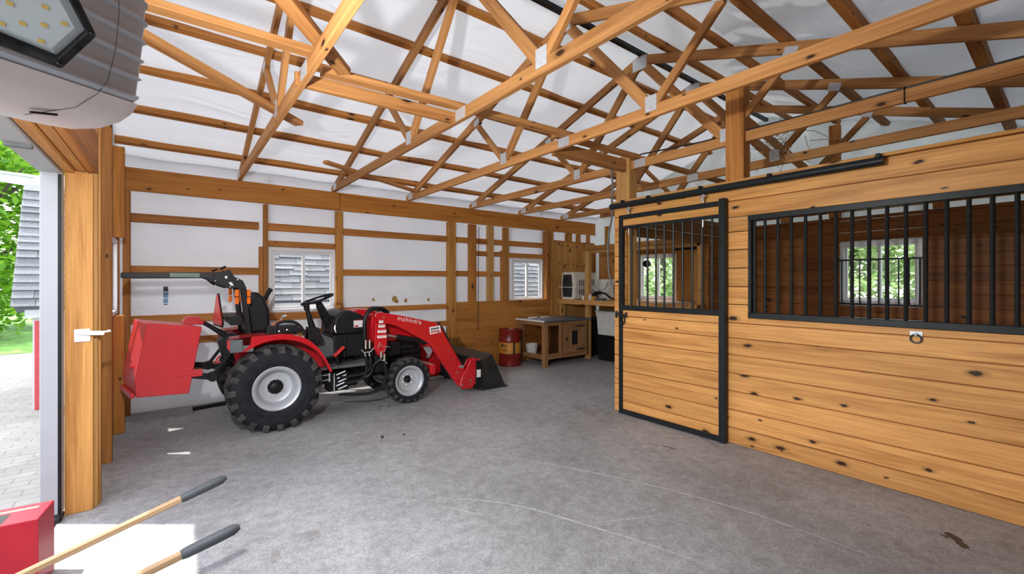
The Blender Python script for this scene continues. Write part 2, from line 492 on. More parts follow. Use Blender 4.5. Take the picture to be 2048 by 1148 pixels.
def board(name, p0, p1, w, h, mat, parent=None, up=(0, 0, 1), bev=0.003):
    """Sawn board whose local X runs along the grain; origin at p0."""
    p0 = Vector(p0); p1 = Vector(p1)
    t = (p1 - p0); Ln = t.length; t.normalize()
    side = Vector(up).cross(t)
    if side.length < 1e-4: side = Vector((1, 0, 0)).cross(t) if abs(t.x) < 0.9 else Vector((0, 1, 0)).cross(t)
    side.normalize(); u = t.cross(side)
    b = MB().box(0, Ln, -w / 2, w / 2, -h / 2, h / 2)
    o = b.build(name, mat, None, bev, origin=(0, 0, 0))
    mx = Matrix((t, side, u)).transposed().to_4x4()
    if parent is not None:
        o.parent = parent
        mx.translation = p0 - wloc(parent)
    else:
        mx.translation = p0
    o.matrix_local = mx
    return o
def upright(name, x0, x1, y0, y1, z0, z1, mat, parent=None):
    """Vertical post or stud given by its footprint."""
    return board(name, ((x0 + x1) / 2, (y0 + y1) / 2, z0), ((x0 + x1) / 2, (y0 + y1) / 2, z1), y1 - y0, x1 - x0, mat, parent, up=(1, 0, 0))
def hx(name, x0, x1, y0, y1, z0, z1, mat, parent=None):
    return board(name, (x0, (y0 + y1) / 2, (z0 + z1) / 2), (x1, (y0 + y1) / 2, (z0 + z1) / 2), y1 - y0, z1 - z0, mat, parent)
def hy(name, x0, x1, y0, y1, z0, z1, mat, parent=None):
    return board(name, ((x0 + x1) / 2, y0, (z0 + z1) / 2), ((x0 + x1) / 2, y1, (z0 + z1) / 2), x1 - x0, z1 - z0, mat, parent)
def dup(root, loc):
    r = root.copy(); COL.objects.link(r); r.location = loc
    for ch in list(root.children):
        c = ch.copy(); COL.objects.link(c); c.parent = r
        for g in list(ch.children):
            d = g.copy(); COL.objects.link(d); d.parent = c
    return r
def structure(o):
    o['kind'] = 'structure'
    return o
exec_parts = []

# ================================================================== THE SETTING
YL, XE, YR, XF = 6.37, 7.25, -0.55, -0.38     # left wall, end wall, right wall, inner face of the doorway wall
def walls_with_holes(b, axis, t0, t1, a0, a1, z0, z1, holes):
    """slab in a vertical plane with rectangular holes (a0,a1,z0,z1), holes side by side"""
    def bx(p, q, r, s_):
        if q - p < 1e-4 or s_ - r < 1e-4: return
        if axis == 'y': b.box(p, q, t0, t1, r, s_)
        else: b.box(t0, t1, p, q, r, s_)
    cur = a0
    for (h0, h1, hz0, hz1) in sorted(holes):
        bx(cur, h0, z0, z1)
        bx(h0, h1, z0, hz0)
        bx(h0, h1, hz1, z1)
        cur = h1
    bx(cur, a1, z0, z1)
    return b

fl = structure(MB().box(-0.55, XE + 0.1, YR - 0.05, YL + 0.05, -0.12, 0).build('floor', 'concrete'))
def arc(pts, w, name, mat, z=0.0006):
    b = MB()
    n = len(pts)
    vs = []
    for i, (x, y) in enumerate(pts):
        a = Vector(pts[max(i - 1, 0)]); c = Vector(pts[min(i + 1, n - 1)])
        t = (c - a).normalized(); nn = Vector((-t.y, t.x))
        ww = w * (0.25 + 0.75 * math.sin(PI * (i + 0.3) / (n - 0.4))) * random.uniform(0.6, 1.2)
        vs += [(x + nn.x * ww, y + nn.y * ww, z), (x - nn.x * ww, y - nn.y * ww, z)]
    b.add(vs, [(2 * i, 2 * i + 1, 2 * i + 3, 2 * i + 2) for i in range(n - 1)])
    return b.build(name, mat, fl)
def spline(ctrl, n=40):
    out = []
    k = len(ctrl)
    for i in range(k - 1):
        p0, p1, p2, p3 = (Vector(ctrl[max(i - 1, 0)]), Vector(ctrl[i]), Vector(ctrl[i + 1]), Vector(ctrl[min(i + 2, k - 1)]))
        for j in range(n // (k - 1)):
            t = j / (n // (k - 1))
            out.append(0.5 * ((2 * p1) + (p2 - p0) * t + (2 * p0 - 5 * p1 + 4 * p2 - p3) * t * t + (3 * p1 - p0 - 3 * p2 + p3) * t ** 3))
    out.append(Vector(ctrl[-1]))
    return out
def splatter(cx, cy, rx, ry, rot, name, mat, seed, z=0.0004):
    rr = random.Random(seed)
    n = 36
    b = MB()
    ph = [rr.uniform(0, 6.28) for _ in range(5)]
    vs = [(cx, cy, z)]
    for i in range(n):
        a = 2 * PI * i / n
        r = 1 + sum(0.16 / (k * 0.5 + 0.7) * math.sin((k + 2) * a + ph[k]) for k in range(5)) + rr.uniform(-0.08, 0.08)
        x, y = rx * r * math.cos(a), ry * r * math.sin(a)
        vs.append((cx + x * math.cos(rot) - y * math.sin(rot), cy + x * math.sin(rot) + y * math.cos(rot), z))
    b.add(vs, [(0, 1 + i, 1 + (i + 1) % n) for i in range(n)])
    return b.build(name, mat, fl)
arc(spline([(2.04,3.00),(2.29,2.70),(2.55,2.20),(2.74,1.73),(2.87,1.25),(2.90,0.98),(2.92,0.66)], 60), 0.0070, 'floor_scratch', 'chalk')
arc(spline([(1.47,2.54),(1.59,2.45),(1.79,2.17),(1.98,1.71),(2.08,1.43),(2.20,1.05)], 60), 0.0060, 'floor_scratch', 'chalk')
arc(spline([(1.40,2.48),(1.46,2.37),(1.53,2.25)], 60), 0.0040, 'floor_scratch', 'chalk')
arc(spline([(1.98,1.78),(2.15,1.70),(2.30,1.62),(2.42,1.59)], 60), 0.0040, 'floor_scratch', 'chalk')
arc(spline([(0.96,3.06),(1.17,2.78),(1.41,2.59)], 60), 0.0030, 'floor_scratch', 'chalk')
splatter(3.48,0.40,0.075,0.030,0.5,'oil_stain','oil',1)
splatter(3.48,0.45,0.020,0.012,0.9,'oil_stain','oil',2)
splatter(3.12,0.53,0.075,0.055,1.2,'damp_stain','dampstain',3)
splatter(3.32,1.26,0.110,0.070,0.9,'damp_stain','dampstain',4)
splatter(3.24,1.48,0.100,0.045,1.3,'damp_stain','dampstain',5)
splatter(0.63,2.68,0.070,0.035,1.5,'damp_stain','dampstain',6)
splatter(0.43,2.59,0.050,0.030,1.5,'damp_stain','dampstain',7)
splatter(1.55,3.97,0.035,0.016,1.1,'oil_stain','oil',8)
splatter(1.39,4.09,0.012,0.008,1.1,'oil_stain','oil',9)
splatter(1.74,3.91,0.030,0.010,1.1,'oil_stain','oil',10)
splatter(1.67,3.61,0.025,0.012,1.1,'damp_stain','dampstain',11)
splatter(1.41,3.77,0.030,0.012,1.1,'damp_stain','dampstain',12)
splatter(1.89,4.92,0.100,0.030,1.1,'damp_stain','dampstain',13)
splatter(3.69,3.40,0.200,0.100,1.2,'damp_stain','dampstain',14)
splatter(2.00,4.92,0.030,0.012,1.1,'oil_stain','oil',15)
splatter(3.28,0.75,0.010,0.006,1.1,'oil_stain','oil',16)
arc([(3.43,2.25),(3.44,2.18),(3.44,2.11)], .010, 'dark_streak', 'oil')

# ---- left wall
wl = MB()
walls_with_holes(wl, 'y', YL, YL + 0.03, -0.53, XE + 0.05, 0, 2.92, [(0.985, 1.80, 1.07, 1.89), (4.93, 5.69, 1.12, 1.88)])
wall_left = structure(wl.build('wall_left', 'wrap'))
def mark(b, name, mat): return b.build(name, mat, wall_left)
for z0, z1, x0, x1, mt in ((1.345, 1.40, -0.083, -0.040, 'ink'), (1.27, 1.335, -0.083, -0.040, 'blueink'), (1.21, 1.262, -0.083, -0.042, 'blueink'), (1.19, 1.200, -0.080, -0.045, 'ink')):
    mark(MB().box(x0, x1, YL - 0.004, YL + 0.001, z0, z1), 'printed_mark', mt)
rr = random.Random(3)
for cx, cz, sc in ((2.35, 1.19, .5), (2.68, 1.20, 1.0), (2.72, 1.15, .6), (2.86, 1.16, .7), (3.25, 1.17, .6)):
    b = MB(); n = 16
    vs = [(cx, YL - 0.003, cz)] + [(cx + .05 * sc * rr.uniform(.4, 1.2) * math.cos(2 * PI * i / n), YL - 0.003, cz + .06 * sc * rr.uniform(.4, 1.3) * math.sin(2 * PI * i / n)) for i in range(n)]
    b.add(vs, [(0, 1 + i, 1 + (i + 1) % n) for i in range(n)])
    mark(b, 'rust_stain', simple('rust_stain_%d' % int(cx * 100), (0.42, 0.25, 0.07, 1), 0.8, noise=0.5, scale=40))

# ---- end wall
we = MB()
walls_with_holes(we, 'x', XE, XE + 0.04, YR - 0.05, YL + 0.03, 0, 2.90, [(1.14, 1.95, 1.18, 1.985), (4.42, 5.21, 1.13, 1.965)])
we.prism([(YR - 0.05, 2.9), (YL + 0.03, 2.9), (2.9, 4.1)], 'x', XE, XE + 0.04)
structure(we.build('wall_end', 'wrap'))
# ---- right wall
structure(MB().box(-0.53, XE + 0.04, YR - 0.05, YR, 0, 2.92).build('wall_right', 'darkplankx'))
# ---- doorway wall
wf = MB()
walls_with_holes(wf, 'x', -0.53, -0.47, YR - 0.05, YL + 0.03, 0, 2.90, [(-0.30, 3.965, 0, 2.42), (4.97, 5.93, 1.15, 1.86)])
wf.prism([(YR - 0.05, 2.9), (YL + 0.03, 2.9), (2.9, 4.1)], 'x', -0.53, -0.47)
structure(wf.build('wall_front', 'wrap'))

# ---- roof: two slopes of wrap, sagging a little between the purlins, translucency added to brighten the room
def roofz(y): return 3.995 - abs(y - 2.9) / 3
def slope(y0, y1, name):
    b = MB(); NX, NY = 56, 44
    rr = random.Random(len(name))
    px = [-0.55 + (XE + 0.10 + 0.55) * i / NX for i in range(NX + 1)]
    vs = []
    for i in range(NX + 1):
        for j in range(NY + 1):
            y = y0 + (y1 - y0) * j / NY
            sag = 0.018 * (0.5 - 0.5 * math.cos(2 * PI * (y - 2.35) / 0.555)) * (0.6 + 0.4 * math.sin(px[i] * 2.1 + y * 3))
            vs.append((px[i], y, roofz(y) - sag + 0.012 * math.sin(px[i] * 5.7 + y * 1.3) * math.sin(px[i] * 1.9 - y * 2.2)))
    b.add(vs, [(i * (NY + 1) + j, (i + 1) * (NY + 1) + j, (i + 1) * (NY + 1) + j + 1, i * (NY + 1) + j + 1) for i in range(NX) for j in range(NY)])
    return structure(b.build(name, 'roofwrap', smooth=True))
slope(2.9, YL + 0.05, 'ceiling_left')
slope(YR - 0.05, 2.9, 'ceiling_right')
structure(MB().box(-0.4, XE - 0.02, 2.875, 2.925, 3.925, 3.965).build('trim_1', 'black'))          # dark ridge strip

# ---- windows: white sliding sashes
def window(name, axis, plane, a0, a1, z0, z1, inward, label):
    """axis: wall normal; a along the wall; inward: +1/-1 towards the room along the normal"""
    def bx(b, p, q, r, s_, d0, d1):
        lo, hi = sorted((plane + inward * d0, plane + inward * d1))
        return b.box(p, q, lo, hi, r, s_) if axis == 'y' else b.box(lo, hi, p, q, r, s_)
    f = MB(); w = 0.042
    bx(f, a0, a1, z0, z0 + w, -0.04, 0.03); bx(f, a0, a1, z1 - w, z1, -0.04, 0.03)
    bx(f, a0, a0 + w, z0 + w, z1 - w, -0.04, 0.03); bx(f, a1 - w, a1, z0 + w, z1 - w, -0.04, 0.03)
    win = f.build(name, 'whiteframe', bev=0.004)
    structure(win); win['label'] = label
    mid = (a0 + a1) / 2
    for k, (p, q, d) in enumerate(((a0 + w, mid + 0.02, -0.005), (mid - 0.02, a1 - w, -0.022))):
        g = MB(); t = 0.032
        for args in ((p, q, z0 + w, z0 + w + t), (p, q, z1 - w - t, z1 - w), (p, p + t, z0 + w + t, z1 - w - t), (q - t, q, z0 + w + t, z1 - w - t)):
            bx(g, *args, d - 0.008, d + 0.014)
        sash = g.build('sash', 'whiteframe', win, bev=0.002)
        h = MB(); bx(h, p + t, q - t, z0 + w + t, z1 - w - t, d, d + 0.004)
        h.build('pane', 'glass', sash)
    return win
window('window_1', 'y', YL, 0.972, 1.812, 1.058, 1.902, -1, 'white sliding window behind the tractor seat in the left wall')
window('window_2', 'y', YL, 4.918, 5.70, 1.112, 1.888, -1, 'white sliding window above the plywood near the far corner')
window('window_3', 'x', XE, 4.41, 5.22, 1.12, 1.975, -1, 'white sliding window in the end wall seen through the stall door bars')
window('window_4', 'x', XE, 1.13, 1.96, 1.17, 1.99, -1, 'white sliding window in the stall back wall')
w5 = window('window_5', 'x', -0.47, 4.95, 5.95, 1.13, 1.88, 1, 'white window edge-on in the doorway wall')

# ---- white door trim and weather strip
structure(MB().box(-0.63, -0.535, 3.80, 3.87, 0.03, 2.30).build('trim_2', 'trim', bev=0.004))
structure(MB().box(-0.64, -0.535, -0.3, 3.80, 2.115, 2.33).build('trim_3', 'trim', bev=0.004))
structure(MB().box(-0.552, -0.536, 3.795, 3.835, 0.0, 2.11).build('trim_4', 'black'))
b = MB()
for y in (2.15, 3.1): b.box(-0.632, -0.54, y, y + 0.035, 2.100, 2.116)
structure(b.build('trim_5', 'grey'))
structure(MB().box(-0.66, -0.53, 3.74, 3.86, 0.0, 0.035).build('trim_6', 'framedark', bev=0.01))

# ================================================================== FRAMING
# header beam on the left wall, two lengths butted over the post
tag(hx('header_beam', -0.42, 1.835, 6.262, 6.30, 2.445, 2.695, 'header'), 'orange pine header beam over the tractor, length nearest the doorway', 'beam')
tag(hx('header_beam', 1.842, 7.12, 6.262, 6.30, 2.445, 2.695, 'header'), 'long orange pine header beam running to the far corner', 'beam')
# posts and studs on the left wall
def stud(x0, x1, z0, z1, label, mat='girt', y0=6.30, y1=6.365, name='wall_stud', cat='stud'):
    return tag(upright(name, x0, x1, y0, y1, z0, z1, mat), label, cat)
stud(-0.425, -0.362, 0, 2.62, 'brown corner post where the left wall meets the doorway wall', 'girt', 6.27, 6.365, 'wall_post', 'post')
stud(0.909, 0.96, 0, 2.44, 'pine stud at the left side of the window behind the tractor')
stud(0.862, 0.907, 0, 1.90, 'short pine jack stud left of the window behind the tractor')
stud(1.795, 1.893, 0, 2.44, 'pine post right of the window behind the tractor', 'post', name='wall_post', cat='post')
stud(3.568, 3.69, 0, 2.44, 'pale pine post at the left end of the low plywood', 'post', 6.25, name='wall_post', cat='post')
stud(3.985, 4.125, 1.12, 2.44, 'dark pine post above the plywood, with a cord hanging on it', 'girt', name='wall_post', cat='post')
stud(4.368, 4.483, 1.12, 2.44, 'weathered pale stud between the two darker studs above the plywood', 'pale', 6.285)
stud(4.716, 4.832, 1.12, 2.44, 'brown stud at the left side of the far window', 'post')
stud(4.672, 4.714, 1.12, 2.02, 'thin short jack stud beside the far window')
stud(5.705, 5.79, 1.12, 2.44, 'pine stud at the right side of the far window', 'girt', 6.25)
stud(5.835, 5.885, 0, 2.44, 'narrow pine corner stud at the left edge of the upright plywood', 'post', 6.235)
# girts, bay by bay
bays = [(-0.362, 0.862, 'between the corner post and the window stud'), (1.893, 3.568, 'in the wide bay behind the loader')]
for (x0, x1, where) in bays:
    for (z0, z1, h) in ((2.112, 2.208, 'topmost'), (1.543, 1.632, 'middle'), (0.985, 1.078, 'lower'), (0.735, 0.815, 'second lowest'), (0.42, 0.50, 'lowest')):
        if x0 > 0 and h == 'lower': z0, z1 = 1.012, 1.092
        g = hx('wall_girt', x0, x1, 6.322, 6.365, z0, z1, 'girt')
        tag(g, '%s pine wall girt %s' % (h, where), 'girt')
for (z0, z1, h) in ((2.112, 2.208, 'pine girt above the tractor window, just under the header'), (1.908, 1.985, 'pine lintel resting over the tractor window'), (0.955, 1.05, 'pine sill girt under the tractor window'), (0.735, 0.815, 'pine girt second lowest below the tractor window'), (0.42, 0.50, 'lowest pine girt below the tractor window')):
    tag(hx('wall_girt', 0.96, 1.795, 6.322, 6.365, z0, z1, 'girt'), h, 'girt')
for (x0, x1, zs, where) in ((3.69, 3.985, ((2.112, 2.208, 'upper'), (1.548, 1.64, 'lower')), 'short girt in the narrow bay right of the pale post'),
                            (4.125, 4.368, ((2.112, 2.208, 'upper'), (1.905, 1.99, 'middle'), (1.548, 1.64, 'lower')), 'short girt between the cord post and the weathered stud'),
                            (4.483, 4.69, ((2.112, 2.208, 'upper'), (1.905, 1.99, 'middle'), (1.548, 1.64, 'lower')), 'short girt right of the weathered stud'),
                            (4.832, 5.705, ((2.112, 2.208, 'upper'), (1.900, 1.985, 'lower')), 'girt above the far window')):
    for z0, z1, h in zs:
        tag(hx('wall_girt', x0, x1, 6.322, 6.365, z0, z1, 'girt'), '%s pine %s' % (h, where), 'girt')
# plywood cladding
p = MB().box(3.69, 4.85, 6.272, 6.30, 0.0, 1.12); p.box(4.853, 5.835, 6.272, 6.30, 0.0, 1.12)
pl = tag(p.build('plywood_sheet', 'ply'), 'low plywood cladding on the left wall behind the bucket and barrel', 'plywood')
b = MB()
for x in (3.76, 4.06, 4.83, 5.25, 5.70):
    for z in (0.12, 0.30, 0.52, 0.75, 0.95, 1.05):
        b.box(x - .008, x + .008, 6.268, 6.273, z - .008, z + .008)
b.build('nail_head', 'brown', pl)
p2 = MB().box(5.885, 7.12, 6.245, 6.285, 0.0, 2.24)
pl2 = tag(p2.build('plywood_sheet', 'plyv'), 'tall upright plywood sheet behind the dog crate', 'plywood')
rr = random.Random(5)
for x in (6.02, 6.10, 6.30, 6.42, 6.55, 6.75, 6.95):
    for z in (1.80, 2.19):
        b = MB().lathe([(0.0, -0.004), (rr.uniform(.012, .026), -0.003)], (x + rr.uniform(-.02, .02), 6.245, z + rr.uniform(-.02, .02)), 'y', 10)
        b.build('wood_knot', 'brown', pl2)
tag(hx('blocking', 5.885, 7.12, 6.285, 6.36, 2.24, 2.28, 'girt'), 'dark plate on top of the tall plywood sheet', 'plate')
for k, (x0, x1, w) in enumerate(((6.30, 6.45, 'middle'), (6.62, 6.70, 'right'), (6.93, 6.99, 'far corner'))):
    tag(upright('wall_stud', x0, x1, 6.29, 6.36, 2.28, 2.445, 'girt'), 'stub stud showing above the tall plywood, %s one' % w, 'stud')
# hanging cord
c = MB().tube([(4.15, 6.262, 2.40), (4.135, 6.258, 1.9), (4.13, 6.255, 1.3), (4.125, 6.255, 0.62)], 0.006, 6)
tag(c.build('hanging_cord', 'brown'), 'thin brown cord hanging down over the low plywood', 'cord')

# ---- doorway wall framing
t = empty('door_post', (-0.455, 3.9, 0), 'thick pine door post with white latch at the left of the opening', 'post')
upright('ply', -0.53, -0.40, 3.838, 3.876, 0.0, 2.14, 'jamb', t)
upright('ply', -0.53, -0.382, 3.876, 3.914, 0.0, 2.75, 'pale', t)
upright('ply', -0.53, -0.372, 3.914, 3.96, 0.0, 2.75, 'jamb', t)
lt = empty('gate_latch', (-0.43, 3.83, 1.12), 'white metal latch plate and arm screwed on the door post', 'latch')
MB().box(-0.485, -0.412, 3.826, 3.838, 1.075, 1.155).build('plate', 'whiteframe', lt, bev=0.002)
MB().prism([(-0.478, 1.128), (-0.412, 1.143), (-0.34, 1.138), (-0.318, 1.146), (-0.312, 1.132), (-0.342, 1.128), (-0.348, 1.112), (-0.412, 1.116)], 'y', 3.800, 3.822).build('arm', 'whiteframe', lt, bev=0.002)
b = MB()
for x in (-0.476, -0.42):
    for z in (1.085, 1.147): b.lathe([(0.004, 0), (0.004, -0.003)], (x, 3.826, z), 'y', 8)
b.build('screw', 'steel', lt)
tag(upright('wall_stud', -0.53, -0.385, 4.74, 4.80, 0, 2.75, 'girt'), 'pine stud between the door post and the edge-on window', 'stud')
tag(upright('wall_stud', -0.53, -0.365, 5.60, 5.66, 0, 1.13, 'header'), 'reddish pine cripple stud under the edge-on window by the corner', 'stud')
tag(upright('wall_stud', -0.53, -0.365, 5.60, 5.66, 1.88, 2.75, 'header'), 'reddish pine cripple stud above the edge-on window', 'stud')
tag(upright('wall_stud', -0.53, -0.43, 5.97, 6.02, 0, 2.75, 'girt'), 'stud at the far side of the edge-on window', 'stud')
tag(upright('wall_stud', -0.53, -0.44, 4.90, 4.94, 0, 1.13, 'girt'), 'short jack stud under the edge-on window', 'stud')
h = empty('door_header', (-0.455, 1.8, 2.14), 'built-up pine header of three planks above the doorway', 'beam')
hy('plank', -0.53, -0.482, -0.3, 3.838, 2.13, 2.40, 'jamb', h)
hy('plank', -0.478, -0.43, -0.3, 3.838, 2.15, 2.40, 'jamb', h)
hy('plank', -0.426, -0.38, -0.3, 3.876, 2.15, 2.40, 'girt', h)

# ================================================================== TRUSSES (ridge at y=2.9)
TX = [0.655, 1.77, 2.88, 4.035, 5.11, 6.20]
NAMES = ['wooden roof truss nearest the doorway, over the tractor seat', 'second roof truss from the doorway, heel on the post right of the tractor window',
         'third roof truss from the doorway, landing on the header above the loader', 'fourth roof truss, over the stall front, a thin black cable along it',
         'fifth roof truss, just behind the stall front', 'roof truss deepest in the barn, nearest the end wall']
def make_truss(x):
    t = empty('roof_truss', (x, 2.9, 2.70), NAMES[0], 'truss', 'roof trusses')
    w = 0.038
    board('bottom_chord', (x, -0.50, 2.747), (x, 6.33, 2.747), w, 0.092, 'truss', t)
    for sgn in (1, -1):
        ys = 6.36 if sgn > 0 else -0.56
        board('top_chord', (x, 2.9, 3.875), (x, ys, 3.875 - abs(ys - 2.9) / 3), w, 0.092, 'truss', t)
        n = 2.9 + sgn * 0.935
        q = 2.9 + sgn * 1.47
        board('web', (x, n - sgn * 0.03, 2.80), (x, 2.9 + sgn * 0.04, 3.81), w, 0.088, 'truss', t)
        board('web', (x, n + sgn * 0.03, 2.80), (x, q, 3.84 - 1.47 / 3 - 0.03), w, 0.062, 'truss', t)
    for sx in (1, -1):
        xx = x + sx * 0.0205
        for sgn in (1, -1):
            n = 2.9 + sgn * 0.935
            g = MB(); g.box(xx - .0015, xx + .0015, n - 0.05, n + 0.05, 2.745, 2.865); g.build('gusset_plate', 'steel', t)
            q = 2.9 + sgn * 1.47
            g = MB().beam((xx, q - .05, 3.352 + sgn * .05 / 3), (xx, q + .05, 3.352 - sgn * .05 / 3), 0.003, 0.075); g.build('gusset_plate', 'steel', t)
            e = 2.9 + sgn * 3.30
            g = MB().box(xx - .0015, xx + .0015, e - .07, e + .07, 2.715, 2.80); g.build('gusset_plate', 'steel', t)
        g = MB().box(xx - .0015, xx + .0015, 2.81, 2.99, 3.76, 3.90); g.build('gusset_plate', 'steel', t)
        g = MB().box(xx - .0015, xx + .0015, 2.83, 2.97, 2.705, 2.792); g.build('gusset_plate', 'steel', t)
    return t
t0 = make_truss(TX[0])
for k, x in enumerate(TX[1:], 1):
    t = dup(t0, (x, 2.9, 2.70)); t['label'] = NAMES[k]

# purlins
PYL = [6.03, 5.475, 4.915, 4.36, 3.80, 3.25]
PYR = [2.55, 2.0, 1.48, 0.95, 0.42, -0.12]
ORD = ['lowest', 'second lowest', 'third', 'fourth', 'fifth', 'topmost']
for k, y in enumerate(PYL):
    z = 3.925 - abs(y - 2.9) / 3 + 0.036
    o = board('purlin', (-0.47, y, z), (XE, y, z), 0.062, 0.068, 'girt', None, up=(0, 1 / 3, 1))
    tag(o, '%s pine purlin %son the left roof slope' % (ORD[k], 'up from the left eave ' if 0 < k < 5 else ''), 'purlin', 'purlins of the left roof slope')
for k, y in enumerate(PYR):
    z = 3.925 - abs(y - 2.9) / 3 + 0.036
    o = board('purlin', (-0.47, y, z), (XE, y, z), 0.085, 0.050, 'girt', None, up=(0, -1 / 3, 1))
    tag(o, '%s pine purlin %son the right roof slope' % (ORD[5 - k], 'up from the right eave ' if 0 < 5 - k < 5 else ''), 'purlin', 'purlins of the right roof slope')

# lateral boards lying on the bottom chords near mid-span, bay by bay
def lateral(x0, y0, x1, y1, z, label, w=0.085, h=0.04, mat='truss'):
    return tag(board('brace_board', (x0, y0, z), (x1, y1, z), w, h, mat), label, 'brace')
lateral(-0.45, 2.79, 0.66, 2.775, 2.815, 'flat brace board from the doorway wall to the nearest truss')
lateral(0.76, 2.99, 1.80, 2.93, 2.815, 'flat brace board between the first and second trusses')
lateral(0.62, 3.075, 1.80, 3.04, 2.76, 'lower brace board beside the flat one between first and second trusses', 0.04, 0.088)
lateral(1.82, 2.92, 2.94, 2.875, 2.815, 'flat brace board between the second and third trusses')
lateral(2.82, 2.98, 4.06, 2.955, 2.83, 'flat brace board from the third truss to the yellow stall post')
lateral(2.90, 3.09, 3.98, 3.07, 2.745, 'upright brace plank under the flat one beside the yellow stall post', 0.038, 0.14)
lateral(4.06, 2.94, 7.2, 2.93, 2.815, 'long flat brace board over the stall towards the end wall')
tag(board('brace_board', (-0.42, 2.98, 2.855), (0.86, 4.09, 2.815), 0.085, 0.04, 'truss'), 'long diagonal brace board whose loose end sticks out past the nearest truss', 'brace')
tag(board('brace_board', (-0.10, 1.72, 2.86), (0.88, 2.905, 2.815), 0.088, 0.042, 'truss'), 'short thick diagonal board at the top, loose end under the purlins', 'brace')
tag(board('brace_board', (1.38, 5.27, 2.83), (3.02, 6.14, 2.815), 0.075, 0.036, 'truss'), 'loose diagonal board lying across the heels of two trusses above the header', 'brace')

# ================================================================== THE STALL
SX = 3.97
ZP = [0.0, .145, .305, .473, .634, .798, .95, 1.085, 1.25, 1.41, 1.575, 1.74, 1.90, 2.03, 2.18, 2.335]
def plank_wall(b, axis, t0, t1, a0, a1, rows, holes, gap=0.007):
    for z0, z1 in rows:
        segs = [(a0, a1, z0, z1)]
        for (h0, h1, hz0, hz1) in holes:
            new = []
            for (p, q, r, s_) in segs:
                if q <= h0 or p >= h1 or s_ <= hz0 + .004 or r >= hz1 - .004:
                    new.append((p, q, r, s_)); continue
                if p < h0: new.append((p, h0, r, s_))
                if q > h1: new.append((h1, q, r, s_))
                lo, hi = max(p, h0), min(q, h1)
                if r < hz0 - .004: new.append((lo, hi, r, hz0))
                if s_ > hz1 + .004: new.append((lo, hi, hz1, s_))
            segs = new
        for (p, q, r, s_) in segs:
            if axis == 'x': b.box(t0, t1, p, q, r + gap / 2, s_ - gap / 2)
            else: b.box(p, q, t0, t1, r + gap / 2, s_ - gap / 2)
    return b
rows = list(zip(ZP[:-1], ZP[1:]))
b = plank_wall(MB(), 'x', SX, SX + 0.036, YR, 3.205, rows, [(1.975, 3.045, -0.1, 2.07), (-0.40, 1.742, 1.14, 2.03)])
sw = structure(b.build('wall_stall', 'plank', bev=0.003))
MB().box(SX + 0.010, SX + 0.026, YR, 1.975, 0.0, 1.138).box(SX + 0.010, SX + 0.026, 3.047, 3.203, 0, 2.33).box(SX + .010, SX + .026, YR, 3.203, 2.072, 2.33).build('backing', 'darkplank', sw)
# bare backs and the posts that carry the front
tag(upright('stall_post', 4.01, 4.145, 3.03, 3.20, 0, 2.335, 'pale'), 'yellowish pine post at the free end of the stall front', 'post')
tag(upright('stall_post', 3.985, 4.12, 3.012, 3.195, 2.362, 2.86, 'pale'), 'yellowish post stub standing on the stall front under the brace boards', 'post')
tag(upright('stall_post', 3.975, 4.10, 1.785, 1.945, 2.362, 3.25, 'girt'), 'tall brown post rising from the stall front to the roof, right of the door', 'post')
tag(hy('pine_board', 3.945, 4.15, YR + 0.01, 3.21, 2.337, 2.36, 'plank' if False else 'jamb'), 'flat pine cap board along the top of the stall front', 'board')

# sliding door
d = empty('stall_door', (3.93, 2.5, 0), 'black framed sliding stall door with bars above pine planks', 'door')
X0, X1 = 3.905, 3.945
hyb = lambda nm, y0, y1, z0, z1, mat, x0=X0, x1=X1, bev=.003: MB().box(x0, x1, y0, y1, z0, z1).build(nm, mat, d, bev=bev)
hyb('stile', 3.046, 3.096, 0.004, 2.187, 'stallblack')
hyb('stile', 1.912, 1.972, 0.000, 2.205, 'stallblack', X0 - .006, X1 + .006)
hyb('rail', 1.972, 3.046, 2.140, 2.187, 'stallblack')
hyb('rail', 1.972, 3.046, 2.035, 2.066, 'stallblack')
hyb('rail', 1.972, 3.046, 1.145, 1.196, 'stallblack')
hyb('rail', 1.972, 3.046, 0.004, 0.052, 'stallblack')
tag(hy('top_plank', X0 + .012, X1 - .008, 1.972, 3.046, 2.066, 2.140, 'jamb', d), 'pale plank between the two top rails')
b = plank_wall(MB(), 'x', X0 + .010, X1 - .006, 1.972, 3.046, [(.052, .145), (.145, .305), (.305, .473), (.473, .634), (.634, .798), (.798, .95), (.95, 1.075), (1.075, 1.145)], [])
pp0 = b.build('plank_panel', 'plank', d, bev=.003)
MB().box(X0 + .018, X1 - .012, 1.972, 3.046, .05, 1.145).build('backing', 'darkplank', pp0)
for y in (2.938, 2.838, 2.736, 2.635, 2.538, 2.437, 2.338, 2.238, 2.14, 2.043):
    MB().tube([(3.925, y, 1.19), (3.925, y, 2.04)], 0.0105, 8).build('bar', 'stallblack', d, smooth=True)
b = MB()
b.tube([(3.893, 3.12, 1.092), (3.893, 2.985, 1.092)], 0.008, 8)
b.tube([(3.893, 3.118, 1.055), (3.893, 3.118, 1.13)], 0.013, 8); b.tube([(3.893, 2.99, 1.062), (3.893, 2.99, 1.122)], 0.012, 8)
b.box(3.893, 3.907, 3.04, 3.09, 1.07, 1.115)
lat = b.build('latch', 'stallblack', d, smooth=True)
pts = [(3.894, 3.036 + .026 * math.cos(2 * PI * i / 18), 1.035 + .048 * math.sin(2 * PI * i / 18)) for i in range(18)]
MB().tube(pts, 0.008, 8, closed=True).build('pull_ring', 'stallblack', lat, smooth=True)
